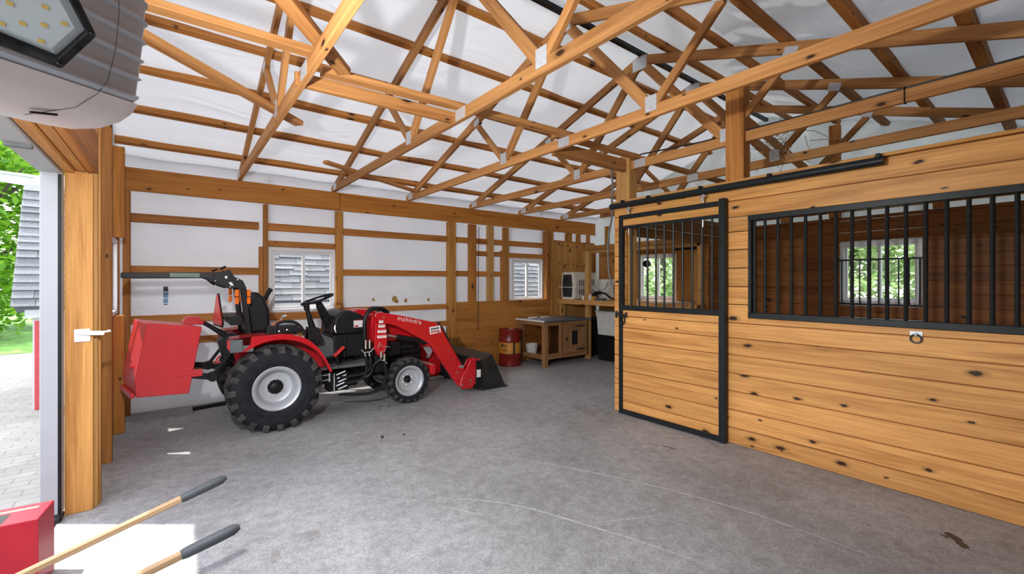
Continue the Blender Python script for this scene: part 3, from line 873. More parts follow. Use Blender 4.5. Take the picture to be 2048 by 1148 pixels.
# track with trolleys
tr = empty('door_track', (3.92, 2.0, 2.27), 'long black round track the stall door slides on', 'track')
MB().tube([(3.915, 0.81, 2.300), (3.915, 3.213, 2.300)], 0.032, 14).build('rail_tube', 'stallblack', tr, smooth=True)
for y in (0.84, 1.55, 2.15, 2.72, 3.05):
    b = MB().box(3.90, 3.975, y - .02, y + .02, 2.331, 2.338); b.box(3.893, 3.935, y - .013, y + .013, 2.325, 2.352)
    b.build('bracket', 'stallblack', tr, bev=.002)
for y in (2.965, 2.125):
    b = MB().box(3.905, 3.925, y - .028, y + .028, 2.243, 2.262)
    b.tube([(3.915, y, 2.19), (3.915, y, 2.275)], 0.009, 8); b.tube([(3.905, y + .02, 2.215), (3.905, y - .014, 2.24)], 0.009, 8)
    b.tube([(3.912, y, 1.965), (3.912, y, 2.033)], 0.006, 8)
    b.build('hanger', 'chrome', tr, smooth=True)
# grille
g = empty('stall_grille', (3.985, 0.7, 1.14), 'black barred grille filling the long opening right of the stall door', 'grille')
b = MB()
b.box(3.955, 4.01, -0.40, 1.742, 1.138, 1.186); b.box(3.955, 4.01, -0.40, 1.742, 1.985, 2.032)
b.box(3.96, 4.005, 1.715, 1.742, 1.186, 1.985)
b.build('frame', 'stallblack', g, bev=.003)
for k in range(21):
    y = 1.712 - 0.1005 * k
    if k == 0: y = 1.695
    MB().tube([(3.983, y, 1.18), (3.983, y, 1.99)], 0.0125, 8).build('bar', 'stallblack', g, smooth=True)
# tie ring
r = empty('tie_ring', (3.965, 0.652, 1.08), 'iron tie ring on a galvanised plate below the grille', 'ring')
MB().box(3.962, 3.97, 0.620, 0.682, 1.085, 1.118).build('plate', 'steel', r)
b = MB(); b.tube([(3.956, 0.652 + .028 * math.cos(2 * PI * i / 20), 1.068 + .028 * math.sin(2 * PI * i / 20)) for i in range(20)], 0.0055, 8, closed=True)
b.build('ring', 'wire', r, smooth=True)
MB().tube([(3.965, .652, 1.10), (3.952, .652, 1.10), (3.950, .652, 1.088)], .007, 8).build('staple', 'steel', r)

# stall back wall, partition
rb = [(i * .163, i * .163 + .163) for i in range(14)] + [(2.282, 2.33)]
b = plank_wall(MB(), 'x', XE - 0.05, XE - 0.02, YR, 3.20, rb, [(1.125, 1.965, 1.165, 1.995)])
b.box(XE - .04, XE - .03, YR, 1.12, 0, 2.33); b.box(XE - .04, XE - .03, 1.97, 3.2, 0, 2.33)
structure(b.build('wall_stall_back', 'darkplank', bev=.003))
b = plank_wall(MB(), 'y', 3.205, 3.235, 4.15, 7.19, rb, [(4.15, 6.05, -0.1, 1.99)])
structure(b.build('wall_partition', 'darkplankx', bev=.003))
wg = tag(empty('window_guard', (7.175, 1.545, 1.15), None, None), 'small black bar guard over the lower part of the stall window', 'guard')
for z in (1.15, 1.735): MB().box(7.15, 7.20, 1.11, 1.98, z, z + .021).build('rail', 'stallblack', wg)
for k in range(9):
    y = 1.93 - k * 0.098
    MB().tube([(7.175, y, 1.16), (7.175, y, 1.745)], 0.008, 6).build('bar', 'stallblack', wg, smooth=True)
tag(upright('wall_stud', 7.155, 7.20, 2.55, 2.68, 2.33, 2.9, 'girt'), 'dark stud above the stall back wall, left of the stall window', 'stud')
tag(upright('wall_stud', 7.155, 7.20, 0.90, 1.03, 2.33, 2.9, 'girt'), 'dark stud above the stall back wall, right of the stall window', 'stud')
# gable boards of the end wall
for z0, z1, h in ((2.40, 2.49, 'lowest'), (2.82, 2.92, 'middle'), (3.25, 3.34, 'upper')):
    hw = (4.05 - z1) * 3
    tag(hy('gable_girt', 7.19, 7.235, max(YR, 2.9 - hw), min(6.2 if z0 > 2.5 else 3.2, 2.9 + hw), z0, z1, 'girt'), '%s horizontal board across the end gable' % h, 'girt')
tag(upright('gable_post', 7.14, 7.23, 1.95, 2.07, 2.33, 3.60, 'girt'), 'dark post in the end gable above the stall', 'post')
tag(upright('wall_stud', 7.17, 7.24, 5.97, 6.05, 2.16, 2.62, 'post'), 'light stud against white wrap in the far corner beside the header end', 'stud')
tag(MB().box(7.215, 7.245, 3.25, 4.41, 0.0, 2.16).box(7.215, 7.245, 5.22, 6.24, 0.0, 2.16).box(7.215, 7.245, 4.41, 5.22, 0.0, 1.115).box(7.215, 7.245, 4.41, 5.22, 1.98, 2.16).build('plywood_sheet', 'plyv'), 'plywood lining of the end wall behind the shelves', 'plywood')

# straw caught in the roof over the stall post
b = MB(); rr = random.Random(11)
for k in range(46):
    x, y, z = 5.05 + rr.gauss(0, .05), 1.95 + rr.gauss(0, .14), 2.83 + rr.uniform(0, .20)
    ln = rr.uniform(.10, .34)
    a, e = rr.uniform(0, 6.28), rr.uniform(-1.1, .8)
    dx = Vector((math.cos(a) * math.cos(e), math.sin(a) * math.cos(e), math.sin(e))) * ln
    p = Vector((x, y, z))
    b.tube([p, p + dx * .5 + Vector((0, 0, rr.uniform(-.02, .03))), p + dx], .0034, 4)
tag(b.build('straw_nest', 'straw'), 'loose straw nest caught on a truss right of the tall stall post', 'nest', None, 'stuff')
b = MB().tube([(4.03, 2.9, 2.845), (4.028, 2.2, 2.802), (4.03, 1.98, 2.803), (4.03, 1.3, 2.801), (4.028, 0.4, 2.803), (4.03, -.4, 2.801)], .007, 6)
b.tube([(4.012, 0.72, 2.808), (4.010, 0.72, 2.705), (4.03, .72, 2.694), (4.058, .72, 2.70)], .004, 6)
tag(b.build('truss_cable', 'black'), 'thin black cable running along the top of the truss over the stall front', 'cable')
b = MB().tube([Vector(p) for p in spline([(3.95, 3.20, 2.80), (3.93, 3.215, 2.72), (3.95, 3.215, 2.55), (3.945, 3.222, 2.38), (3.95, 3.225, 2.2), (3.96, 3.285, 1.95), (3.97, 3.29, 1.60), (3.985, 3.24, 1.36), (3.99, 3.23, 1.28)], 48)], .011, 8)
tag(b.build('electrical_cable', 'cable', smooth=True), 'dark grey electrical cable hanging down beside the free end of the stall front', 'cable')

# ================================================================== FAR CORNER: SHELVING, CRATE, HUTCH, BARREL
w = empty('storage_shelf', (6.6, 4.9, 0), 'rough lumber storage shelving in the far corner, crate on its lower shelf', 'shelf')
hy('shelf_edge', 5.99, 6.03, 3.35, 6.235, 1.03, 1.118, 'shelfwood', w)
MB().box(6.03, 7.20, 3.35, 6.235, 1.095, 1.118).build('lower_shelf', 'shelfwood', w)
hy('shelf_edge', 6.13, 6.17, 3.35, 5.74, 2.045, 2.125, 'post', w)
MB().box(6.17, 7.20, 3.35, 5.74, 2.10, 2.124).build('upper_shelf', 'plyv', w)
hy('beam', 6.175, 6.215, 3.40, 5.60, 1.99, 2.044, 'pale', w)
for y0, y1 in ((5.60, 5.69), (3.36, 3.45)):
    upright('post', 6.175, 6.255, y0, y1, 0, 2.044, 'pale' if y0 > 5 else 'shelfwood', w)
    upright('post', 7.12, 7.20, y0, y1, 0, 1.09, 'shelfwood', w)
tag(upright('wall_stud', 6.04, 6.16, 6.18, 6.24, 0, 1.03, 'pale'), 'pale ledger stud under the left end of the lower shelf', 'stud')

cr = empty('dog_crate', (6.4, 6.05, 1.118), 'cream plastic dog crate with dark wire door on the shelf', 'crate')
def crate_shell():
    b = MB()
    zc = 1.118
    def ring(x, gy):
        return [(x, 5.86 - gy, zc + .02), (x, 5.84 - gy, zc + .24), (x, 5.87 - gy, zc + .50), (x, 5.90 - gy, zc + .525), (x, 6.17 + gy, zc + .525), (x, 6.20 + gy, zc + .50), (x, 6.23 + gy, zc + .24), (x, 6.21 + gy, zc + .02), (x, 6.18, zc), (x, 5.89, zc)]
    R = [ring(6.16, -.02), ring(6.20, 0), ring(6.78, 0), ring(6.82, -.02)]
    n = 10
    vs = [p for r_ in R for p in r_]
    fs = [(i * n + j, i * n + (j + 1) % n, (i + 1) * n + (j + 1) % n, (i + 1) * n + j) for i in range(3) for j in range(n)] + [tuple(range(n)), tuple(3 * n + j for j in range(n))]
    return b.add(vs, fs)
crate_shell().build('shell', 'crateplastic', cr, bev=.008, seg=2)
b = MB(); b.box(6.20, 6.80, 5.822, 5.836, 1.345, 1.362); b.box(6.148, 6.19, 5.80, 6.27, 1.345, 1.362)
b.build('seam_flange', 'crateplastic', cr, bev=.003)
b = MB()
for k in range(9):
    x = 6.28 + k * .052
    for z0, z1 in ((1.215, 1.335), (1.375, 1.50)):
        b.add([(x, 5.832 + .008, z0), (x + .022, 5.832 + .008, z0), (x + .022, 5.845, z1), (x, 5.845, z1)], [(0, 1, 2, 3)])
b.build('vent_slots', 'wire', cr)
dd = MB().prism([(5.92, 1.165), (5.90, 1.36), (5.93, 1.595), (6.14, 1.595), (6.17, 1.36), (6.15, 1.165)], 'x', 6.150, 6.158).build('door', 'ink', cr)
b = MB()
for k in range(9): b.tube([(6.147, 5.925 + k * .027, 1.175), (6.147, 5.925 + k * .027, 1.585)], .0022, 4)
for k in range(6): b.tube([(6.147, 5.915, 1.20 + k * .07), (6.147, 6.155, 1.20 + k * .07)], .0022, 4)
b.build('wire_grid', 'wire', dd)
cr.location.x -= .135; cr.location.y -= .035

pk = empty('plastic_bucket', (6.52, 5.47, 1.118), 'white plastic bucket on the shelf behind the tall shelf post', 'bucket')
MB().lathe([(0.0, 0), (.125, 0), (.130, .01), (.155, .34), (.163, .34), (.163, .37), (.158, .385), (.150, .385), (.146, .36), (.12, .03), (0, .03)], (6.52, 5.47, 1.118), 'z', 28).build('body', 'bucketwhite', pk, smooth=True)
MB().tube([(6.37, 5.47 - .165 * math.cos(a), 1.46 - .16 * math.sin(a)) for a in [i * PI / 12 for i in range(13)]], .004, 6).build('handle', 'wire', pk)
# small things on the shelf
def bottle(x, y, z, r, h, mat, capmat, label):
    t = empty('bottle', (x, y, z), label, 'bottle')
    MB().lathe([(0, 0), (r, 0), (r, h * .62), (r * .45, h * .78), (r * .42, h * .88), (0, h * .88)], (x, y, z), 'z', 16).build('body', mat, t, smooth=True)
    MB().lathe([(r * .5, h * .86), (r * .5, h), (0, h)], (x, y, z), 'z', 12).build('cap', capmat, t, smooth=True)
bottle(6.10, 5.66, 1.118, .03, .10, 'crateplastic', 'ink', 'small cream bottle on the shelf edge left of the tall shelf post')
bottle(6.14, 5.52, 1.118, .035, .13, 'bucketwhite', 'orange', 'small white bottle with amber cap on the shelf right of the post')
b = MB().box(6.06, 6.17, 5.16, 5.34, 1.118, 1.16)
tag(b.build('small_box', 'slate', bev=.004), 'flat blue grey box on the shelf edge below the bucket', 'box')
b = MB().box(6.08, 6.15, 5.37, 5.44, 1.118, 1.19)
tag(b.build('small_box', 'barrelyellow', bev=.004), 'small yellow carton standing in front of the bucket', 'box')
tl = empty('hand_drill', (6.25, 5.45, 1.118), 'black power tool lying on the shelf beside the bucket', 'tool')
MB().tube([(6.22, 5.56, 1.17), (6.25, 5.48, 1.24), (6.26, 5.38, 1.26)], [.03, .045, .03], 10).build('body', 'black', tl, smooth=True)
MB().tube([(6.25, 5.48, 1.23), (6.24, 5.44, 1.118)], [.03, .035], 8).build('handle', 'black', tl, smooth=True)
MB().tube([(6.26, 5.38, 1.26), (6.28, 5.28, 1.24), (6.26, 5.16, 1.17), (6.20, 5.05, 1.15)], .016, 8).build('hose', 'black', tl, smooth=True)
# leather tack hanging on the end wall
b = MB()
for k, (y, z) in enumerate(((5.62, 1.62), (5.50, 1.80), (5.36, 1.70))):
    b.tube([(7.19, y, z + .22), (7.17, y - .06, z + .05), (7.18, y - .02, z - .22), (7.19, y + .07, z - .05), (7.19, y, z + .22)], .020, 6)
tag(b.build('leather_straps', 'brown'), 'dark brown leather straps hanging on the end wall above the bucket', 'straps')
b = MB().lathe([(0, 0), (.06, .0), (.075, .05), (.05, .12), (0, .12)], (7.10, 5.0, 1.80), 'x', 16)
tag(b.build('lamp_head', 'black', smooth=True), 'black round lamp head on the wall above the bucket', 'lamp')
# under the shelf
wt = empty('storage_tote', (6.5, 5.25, 0.45), 'white plastic tote on the black bin under the shelf', 'tote')
MB().prism([(5.02, .47), (5.48, .47), (5.52, .89), (4.98, .89)], 'x', 6.30, 6.72).build('body', 'bucketwhite', wt, bev=.012, seg=2)
MB().box(6.28, 6.74, 4.96, 5.54, .89, .912).build('lid', 'bucketwhite', wt, bev=.006)
bt = empty('storage_bin', (6.5, 5.25, 0), 'black plastic bin on the floor under the white tote', 'bin')
MB().prism([(5.05, .0), (5.47, .0), (5.52, .44), (5.00, .44)], 'x', 6.30, 6.74).build('body', 'black', bt, bev=.012)
MB().box(6.28, 6.76, 4.98, 5.54, .44, .468).build('lid', 'black', bt, bev=.006)
bt = empty('storage_bin', (6.85, 6.0, 0), 'dark bin in the shadow behind the shelf post', 'bin')
MB().prism([(5.80, .0), (6.18, .0), (6.22, .70), (5.76, .70)], 'x', 6.50, 7.05).build('body', 'black', bt, bev=.012)
MB().box(6.48, 7.07, 5.74, 6.235, .70, .73).build('lid', 'black', bt, bev=.006)
# cabinet door leaning at the right of the window
cd = MB().box(7.12, 7.145, 3.90, 4.36, 1.12, 2.02)
cdo = tag(cd.build('plywood_board', 'plyv'), 'knotty plywood board standing on the shelf right of the end wall window', 'board')
MB().box(7.10, 7.15, 3.88, 4.38, 2.02, 2.05).build('edge_strip', 'black', cdo)

# hutch
hu = empty('wooden_hutch', (5.5, 5.85, 0), 'low wooden animal hutch with slate top beside the barrel', 'hutch')
X0h, X1h, Y0h, Y1h = 4.965, 6.02, 5.49, 6.20
for (x, y, z0) in ((X0h, Y0h, 0), (X1h - .09, Y0h, .125), (X0h, Y1h - .07, 0), (X1h - .07, Y1h - .07, 0)):
    upright('leg', x, x + .085, y, y + .07, z0, .765, 'hutch', hu)
hx('rail', X0h + .085, X1h - .09, Y0h + .01, Y0h + .04, .125, .215, 'hutch', hu)
hx('rail', X0h + .085, X1h - .09, Y0h + .01, Y0h + .04, .70, .765, 'hutch', hu)
hy('rail', X0h + .01, X0h + .04, Y0h + .07, Y1h - .07, .125, .20, 'hutch', hu)
hy('rail', X0h + .01, X0h + .04, Y0h + .07, Y1h - .07, .70, .765, 'hutch', hu)
MB().box(X0h + .04, X1h - .01, Y1h - .03, Y1h - .01, .14, .76).build('back_panel', 'darkplankx', hu)
MB().box(X0h + .03, X1h - .01, Y0h + .04, Y1h - .03, .15, .17).build('floor_board', 'hutch', hu)
MB().box(X1h - .03, X1h - .01, Y0h + .07, Y1h - .03, .14, .76).build('side_panel', 'darkplank', hu)
tag(MB().box(X0h - .05, X1h + .05, Y0h - .05, Y1h + .02, .767, .795).build('roof_slab', 'slate', hu, bev=.004), 'blue grey slab')
MB().box(X0h - .052, X0h - .046, Y0h - .05, Y1h + .02, .772, .797).build('edge_trim', 'sticker', hu)
upright('divider', 5.335, 5.425, Y0h + .0, Y0h + .04, .125, .765, 'hutch', hu)
dr = empty('door_panel', (0, 0, 0), None, None); dr.parent = hu
dr.location = Vector((5.7, Y0h, .15)) - wloc(hu)
for args in ((5.43, 5.93, .20, .29), (5.43, 5.93, .63, .70)):
    hx('rail', args[0], args[1], Y0h - .012, Y0h + .018, args[2], args[3], 'hutch', dr)
upright('stile', 5.43, 5.565, Y0h - .012, Y0h + .018, .29, .63, 'hutch', dr)
upright('stile', 5.80, 5.93, Y0h - .012, Y0h + .018, .29, .63, 'hutch', dr)
MB().box(5.565, 5.80, Y0h + .008, Y0h + .014, .29, .63).build('dark_mesh', 'ink', dr)
for args in ((5.565, 5.80, .29, .335), (5.565, 5.80, .585, .63)):
    hx('trim', args[0], args[1], Y0h - .02, Y0h - .004, args[2], args[3], 'hutch', dr)
for x in (5.565, 5.765): upright('trim', x, x + .04, Y0h - .02, Y0h - .004, .335, .585, 'hutch', dr)
for z in (.245, .665): MB().box(5.74, 5.935, Y0h - .022, Y0h - .012, z - .012, z + .012).build('hinge', 'ink', dr)
MB().lathe([(.022, 0), (.026, -.012), (0, -.016)], (5.47, Y0h - .012, .45), 'y', 12).build('knob', 'ink', dr)
b = MB()
for k in range(8): b.tube([(5.06 + k * .036, Y0h + .02, .21), (5.06 + k * .036, Y0h + .02, .71)], .0012, 4)
for k in range(14): b.tube([(5.05, Y0h + .02, .23 + k * .036), (5.34, Y0h + .02, .23 + k * .036)], .0012, 4)
b.build('wire_mesh', 'wire', hu)
b = MB().box(5.10, 5.32, Y0h + .08, Y0h + .24, .17, .20)
tag(b.build('metal_tray', 'chrome', bev=.006), 'shiny metal tray inside the hutch behind its wire front', 'tray')
b = MB().lathe([(0, 0), (.09, 0), (.115, .17), (.108, .17), (.085, .012), (0, .012)], (5.12, 6.0, .17), 'z', 20)
tag(b.build('plastic_pail', 'bucketwhite', smooth=True), 'cloudy white plastic pail inside the left end of the hutch', 'pail')
for k, (x0, x1, lab) in enumerate(((5.10, 5.32, 'left'), (5.40, 5.62, 'right'))):
    tag(board('white_slat', (x0, 6.05, .803), (x1, 6.10, .803), .045, .014, 'sticker'), '%s white slat lying on the slate top of the hutch' % lab, 'slat')

# barrel
bc = (4.665, 6.06, 0)
ba = empty('steel_barrel', bc, 'dark red steel barrel with a yellow label band', 'barrel')
MB().lathe([(0, .01), (.185, .01), (.190, 0), (.196, .008), (.193, .03), (.190, .20), (.196, .21), (.190, .22), (.190, .415), (.197, .43), (.190, .445), (.190, .60), (.196, .612), (.196, .628), (.186, .628), (.184, .612), (0, .612)], bc, 'z', 40).build('body', 'barrelred', ba, smooth=True)
def cyl_patch(b, cx, cy, r, a0, a1, z0, z1, n=14):
    vs = []
    for i in range(n + 1):
        a = a0 + (a1 - a0) * i / n
        vs += [(cx + r * math.cos(a), cy + r * math.sin(a), z0), (cx + r * math.cos(a), cy + r * math.sin(a), z1)]
    return b.add(vs, [(2 * i, 2 * i + 2, 2 * i + 3, 2 * i + 1) for i in range(n)])
AC = math.atan2(-bc[1], -bc[0])
lab = cyl_patch(MB(), bc[0], bc[1], .1925, AC - 1.7, AC + 1.7, .225, .412, 30).build('label_band', 'barrelyellow', ba, smooth=True)
b = cyl_patch(MB(), bc[0], bc[1], .1935, AC + .30, AC + .48, .225, .412, 4)
b.build('dark_stripe', 'ink', lab)
def onb(t, z): return (bc[0] + .1945 * math.cos(AC + t), bc[1] + .1945 * math.sin(AC + t), z)
b = MB()
stroke = [(-.90, .345), (-.82, .372), (-.72, .335), (-.66, .385), (-.56, .342), (-.46, .372), (-.38, .350), (-.26, .374)]
b.tube([onb(t, z) for t, z in stroke], .0075, 6)
b.tube([onb(-.80, .392), onb(-.64, .350), onb(-.56, .372)], .006, 6)
for z, t0, t1 in ((.302, -.66, -.30), (.284, -.85, -.20), (.262, -.72, -.36)):
    cyl_patch(b, bc[0], bc[1], .1937, AC + t0, AC + t1, z - .004, z + .004, 6)
b.build('lettering', 'ink', lab)
b = MB().lathe([(.022, .60), (.022, .64), (0, .64)], (bc[0] + .09, bc[1] - .05, 0), 'z', 12)
b.build('bung', 'ink', ba)

# black bar on the floor by the wall
b = MB().beam((0.18, 6.10, .02), (0.80, 6.22, .02), .05, .04)
tag(b.build('metal_bar', 'black', bev=.004), 'black metal bar lying on the floor behind the tractor rear wheel', 'bar')

# ================================================================== TRACTOR (faces +X)
YC = 5.34
def my(y): return 2 * YC - y
T = empty('tractor', (1.5, YC, 0), 'red and black compact tractor with front loader and folded roll bar', 'tractor')
def wheel(name, cx, cy, R, W, rimR, side, nl, parent, hubr):
    """side -1: dish faces -Y"""
    b = MB()
    h = W / 2
    b.lathe([(rimR, -h * .78), (rimR + .25 * (R - rimR), -h * .98), (rimR + .55 * (R - rimR), -h * 1.0), (R * .89, -h * .93), (R * .935, -h * .78), (R * .95, 0), (R * .935, h * .78), (R * .89, h * .93),
             (rimR + .55 * (R - rimR), h), (rimR + .25 * (R - rimR), h * .98), (rimR, h * .78), (rimR - .01, h * .7), (rimR - .01, -h * .7)], (cx, cy, R), 'y', 56, closed=True)
    # raised ring on the sidewall
    for s in (-1, 1):
        b.lathe([(rimR + .28 * (R - rimR), s * h * .97), (rimR + .30 * (R - rimR), s * h * 1.03), (rimR + .36 * (R - rimR), s * h * 1.03), (rimR + .38 * (R - rimR), s * h * .99)], (cx, cy, R), 'y', 56, caps=False)
    tyre = b.build(name, 'rubber', parent, smooth=True)
    lug = MB()
    st = [(.00, R * .93, R, 0.0), (.35, R * .93, R * .999, .16), (.72, R * .92, R * .992, .30), (.95, R * .88, R * .965, .36), (1.035, R * .82, R * .885, .375)]
    for s in (-1, 1):
        for k in range(nl):
            a0 = 2 * PI * (k + (.5 if s > 0 else 0)) / nl
            dw = 2 * PI / nl * .20
            vs = []
            for (f, ri, ro, da) in st:
                y = cy + s * h * f * 1.0 + (0 if f else -s * h * .06)
                for (r, w) in ((ri, dw * 1.25), (ro, dw)):
                    for sg in (-1, 1):
                        a = a0 - da * (2 * PI / nl) * 1.5 + sg * w
                        vs.append((cx + r * math.cos(a), y, R + r * math.sin(a)))
            fs = []
            for i in range(len(st) - 1):
                o = i * 4; q = o + 4
                fs += [(o + 2, o + 3, q + 3, q + 2), (o, o + 2, q + 2, q), (o + 1, q + 1, q + 3, o + 3), (o, q, q + 1, o + 1)]
            fs += [(0, 1, 3, 2), (16, 18, 19, 17)]
            lug.add(vs, fs)
    lug.build('tread_lugs', 'rubbertread', tyre)
    s = side
    d = MB()
    d.lathe([(rimR + .016, s * h * .80), (rimR + .020, s * h * .84), (rimR + .012, s * h * .88), (rimR - .006, s * h * .84), (rimR - .020, s * h * .70), (rimR - .026, s * h * .62), (rimR * .84, s * h * .56), (rimR * .80, s * h * .30),
             (rimR * .76, s * h * .10), (rimR * .62, s * h * .02), (rimR * .34, s * h * .04), (hubr * .9, s * h * .06), (0, s * h * .06)], (cx, cy, R), 'y', 48, caps=False)
    d.lathe([(rimR + .012, -s * h * .85), (rimR - .02, -s * h * .7), (rimR * .84, -s * h * .5), (rimR * .80, s * h * .2)], (cx, cy, R), 'y', 48, caps=False)
    rim = d.build('rim', 'rim', tyre, smooth=True)
    hb = MB().lathe([(hubr, s * h * .02), (hubr, s * h * .30), (hubr * .8, s * h * .36), (0, s * h * .36)], (cx, cy, R), 'y', 24)
    hb.build('hub', 'black', tyre, smooth=True)
    bl = MB()
    for k in range(6):
        a = 2 * PI * k / 6 + .4
        rb = max(hubr + .022, rimR * .36)
        bl.lathe([(.010, s * h * .0), (.010, s * h * .16), (.005, s * h * .19), (0, s * h * .19)], (cx + rb * math.cos(a), cy, R + rb * math.sin(a)), 'y', 8)
    bl.build('wheel_bolts', 'chrome', tyre)
    return tyre
wheel('rear_wheel', 0.80, 4.835, 0.42, 0.265, 0.196, -1, 19, T, .050)
wheel('rear_wheel', 0.80, my(4.835), 0.42, 0.265, 0.196, 1, 19, T, .050)
wheel('front_wheel', 2.24, 4.95, 0.272, 0.185, 0.168, -1, 17, T, .034)
wheel('front_wheel', 2.24, my(4.95), 0.272, 0.185, 0.168, 1, 17, T, .034)

# fenders
up_ = [(.405, .865), (.425, .92), (.58, .938), (.83, .945), (.93, .935), (1.02, .905), (1.10, .855), (1.17, .785), (1.24, .675), (1.285, .58), (1.31, .525)]
def lowarc():
    return [(.80 + (.462 + .03 * (1 - k / 12)) * math.cos(math.radians(a)), .42 + (.462 + .03 * (1 - k / 12)) * math.sin(math.radians(a))) for k, a in enumerate([13 + i * 10 for i in range(12)])]
la = lowarc()
band = up_[2:] + [(1.285, .518)] + la + [(.50, .80), (.575, .868)]
for (ya, yb, yi) in ((4.712, 4.732, 5.03), (my(4.732), my(4.712), my(5.03))):
    near = ya < YC
    f = MB().prism(band, 'y', ya, yb)
    # top deck following the upper outline
    y0, y1 = (yb, yi) if near else (yi, ya)
    vs = []
    for (x, z) in up_[1:]:
        vs += [(x, y0, z), (x, y1, z), (x, y0, z - .012), (x, y1, z - .012)]
    fs = []
    for i in range(len(up_) - 2):
        o = 4 * i; q = o + 4
        fs += [(o, o + 1, q + 1, q), (o + 2, q + 2, q + 3, o + 3)]
    f.add(vs, fs)
    fen = f.build('fender', 'red', T, bev=.004)
    ins = [(x, z - .012) for x, z in up_[1:]] + [(1.285, .45), (.55, .45), (.47, .75)]
    MB().prism(ins, 'y', min(yi, yi + .012), max(yi, yi + .012)).build('inner_panel', 'red', fen)
    ly0, ly1 = (4.716, 4.90) if near else (my(4.90), my(4.716))
    tlm = MB().box(.412, .515, ly0, ly1, .80, .918).build('light_housing', 'grey', fen, bev=.006)
    MB().box(.400, .414, ly0 + .01, ly1 - .02, .83, .91).build('tail_light', 'redlens', fen, bev=.003)
    MB().box(.515, .60, ly0, ly0 + .02, .80, .862).build('side_panel', 'grey', fen, bev=.004)

# chassis, engine, axles
b = MB().box(.45, 1.75, 5.16, 5.52, .30, .56); b.box(.55, 1.05, 5.04, 5.64, .32, .60)
b.prism([(1.70, .30), (2.45, .34), (2.55, .45), (2.55, .60), (1.70, .62)], 'y', 5.20, 5.48)
b.build('chassis', 'black', T, bev=.02, seg=2)
b = MB().lathe([(.07, -.52), (.09, -.30), (.12, -.1), (.12, .1), (.09, .30), (.07, .52)], (.80, YC, .42), 'y', 20); b.build('rear_axle', 'black', T, smooth=True)
b = MB().lathe([(.05, -.40), (.045, -.15), (.08, 0), (.045, .15), (.05, .40)], (2.24, YC, .28), 'y', 16); b.box(2.14, 2.34, 5.14, 5.54, .24, .36); b.build('front_axle', 'black', T, bev=.01)
b = MB().box(1.72, 2.48, 5.10, 5.58, .56, .80); b.tube([(1.78, 5.08, .66), (2.4, 5.08, .64)], .03, 8); b.box(2.0, 2.2, 5.04, 5.12, .56, .72); b.build('engine', 'black', T, bev=.015)
# cowl and hood
cw = MB().prism([(1.415, .86), (1.425, 1.02), (1.45, 1.065), (1.505, 1.118), (1.60, 1.128), (1.70, 1.09), (1.775, 1.045), (1.775, .86)], 'y', 5.07, my(5.07)).build('dash_cowl', 'blackplastic', T, bev=.028, seg=3)
MB().prism([(1.43, .60), (1.42, .855), (1.775, .855), (1.775, .60)], 'y', 5.08, my(5.08)).build('lower_cowl', 'blackplastic', T, bev=.015, seg=2)
b = MB().box(1.64, 1.765, 5.064, 5.071, .93, 1.015); st_ = b.build('warning_label', 'sticker', cw)
MB().box(1.648, 1.69, 5.062, 5.0645, .936, .955).box(1.64, 1.765, 5.062, 5.0645, 1.008, 1.015).build('red_print', 'stickerred', cw)
hd = MB().prism([(1.785, .74), (1.785, 1.06), (1.86, 1.075), (2.20, 1.04), (2.48, .97), (2.565, .90), (2.575, .78), (2.50, .735), (2.30, .75), (2.10, .72)], 'y', 5.08, my(5.08)).build('hood', 'red', T, bev=.035, seg=3)
MB().prism([(1.84, .86), (2.02, .90), (2.06, .88), (1.88, .835)], 'y', 5.074, 5.082).build('hood_vent', 'black', hd)
MB().box(2.57, 2.58, 5.16, 5.52, .80, .90).build('grille', 'black', hd)
MB().prism([(1.70, 1.085), (1.76, 1.125), (1.95, 1.11), (2.02, 1.06), (1.78, 1.03)], 'y', 5.30, my(5.10)).build('hood_top', 'red', T, bev=.015, seg=2)
# dash details
MB().tube([(1.435, 5.062, .97), (1.425, 5.05, .93), (1.44, 5.05, .89)], .012, 8).build('key_switch', 'chrome', T, smooth=True)
MB().tube([(1.455, 5.10, .915), (1.36, 4.98, .885)], [.008, .014], 8).build('throttle_lever', 'black', T, smooth=True)
# steering
b = MB()
p0, p1 = Vector((1.455, YC, .93)), Vector((1.335, YC, 1.19))
pp_ = [p0 + (p1 - p0) * i / 22 for i in range(23)]
b.tube(pp_, [(.066 - .022 * i / 22) * (1.0 if i % 2 else .86) for i in range(23)], 16)
b.build('steering_column', 'blackplastic', T, smooth=True)
sc = Vector((1.315, YC, 1.252)); nrm_ = Vector((-.33, 0, .944)); e1 = Vector((.944, 0, .33)); e2 = Vector((0, 1, 0))
ringp = [sc + (e1 * math.cos(2 * PI * i / 36) + e2 * math.sin(2 * PI * i / 36)) * .172 for i in range(36)]
swh = MB().tube(ringp, .0135, 10, closed=True).build('steering_wheel', 'black', T, smooth=True)
b = MB()
hubp = sc - nrm_ * .045
for a in (0.5, 2.6, 4.71): b.tube([hubp, sc + (e1 * math.cos(a) + e2 * math.sin(a)) * .168], .010, 8)
b.tube([hubp - nrm_ * .03, hubp + nrm_ * .012], .034, 14)
b.build('spokes', 'black', swh, smooth=True)
# joystick tower right of the seat
b = MB().prism([(1.13, .78), (1.125, .975), (1.235, .965), (1.275, .80)], 'y', 4.93, 5.06); b.build('joystick_base', 'blackplastic', T, bev=.012, seg=2)
b = MB().tube([(1.18, 4.99, .96), (1.155, 4.99, 1.05), (1.125, 4.985, 1.17)], [.034, .028, .020], 12); b.tube([(1.125, 4.985, 1.15), (1.115, 4.985, 1.235)], [.026, .034], 12)
b.build('joystick', 'black', T, smooth=True)
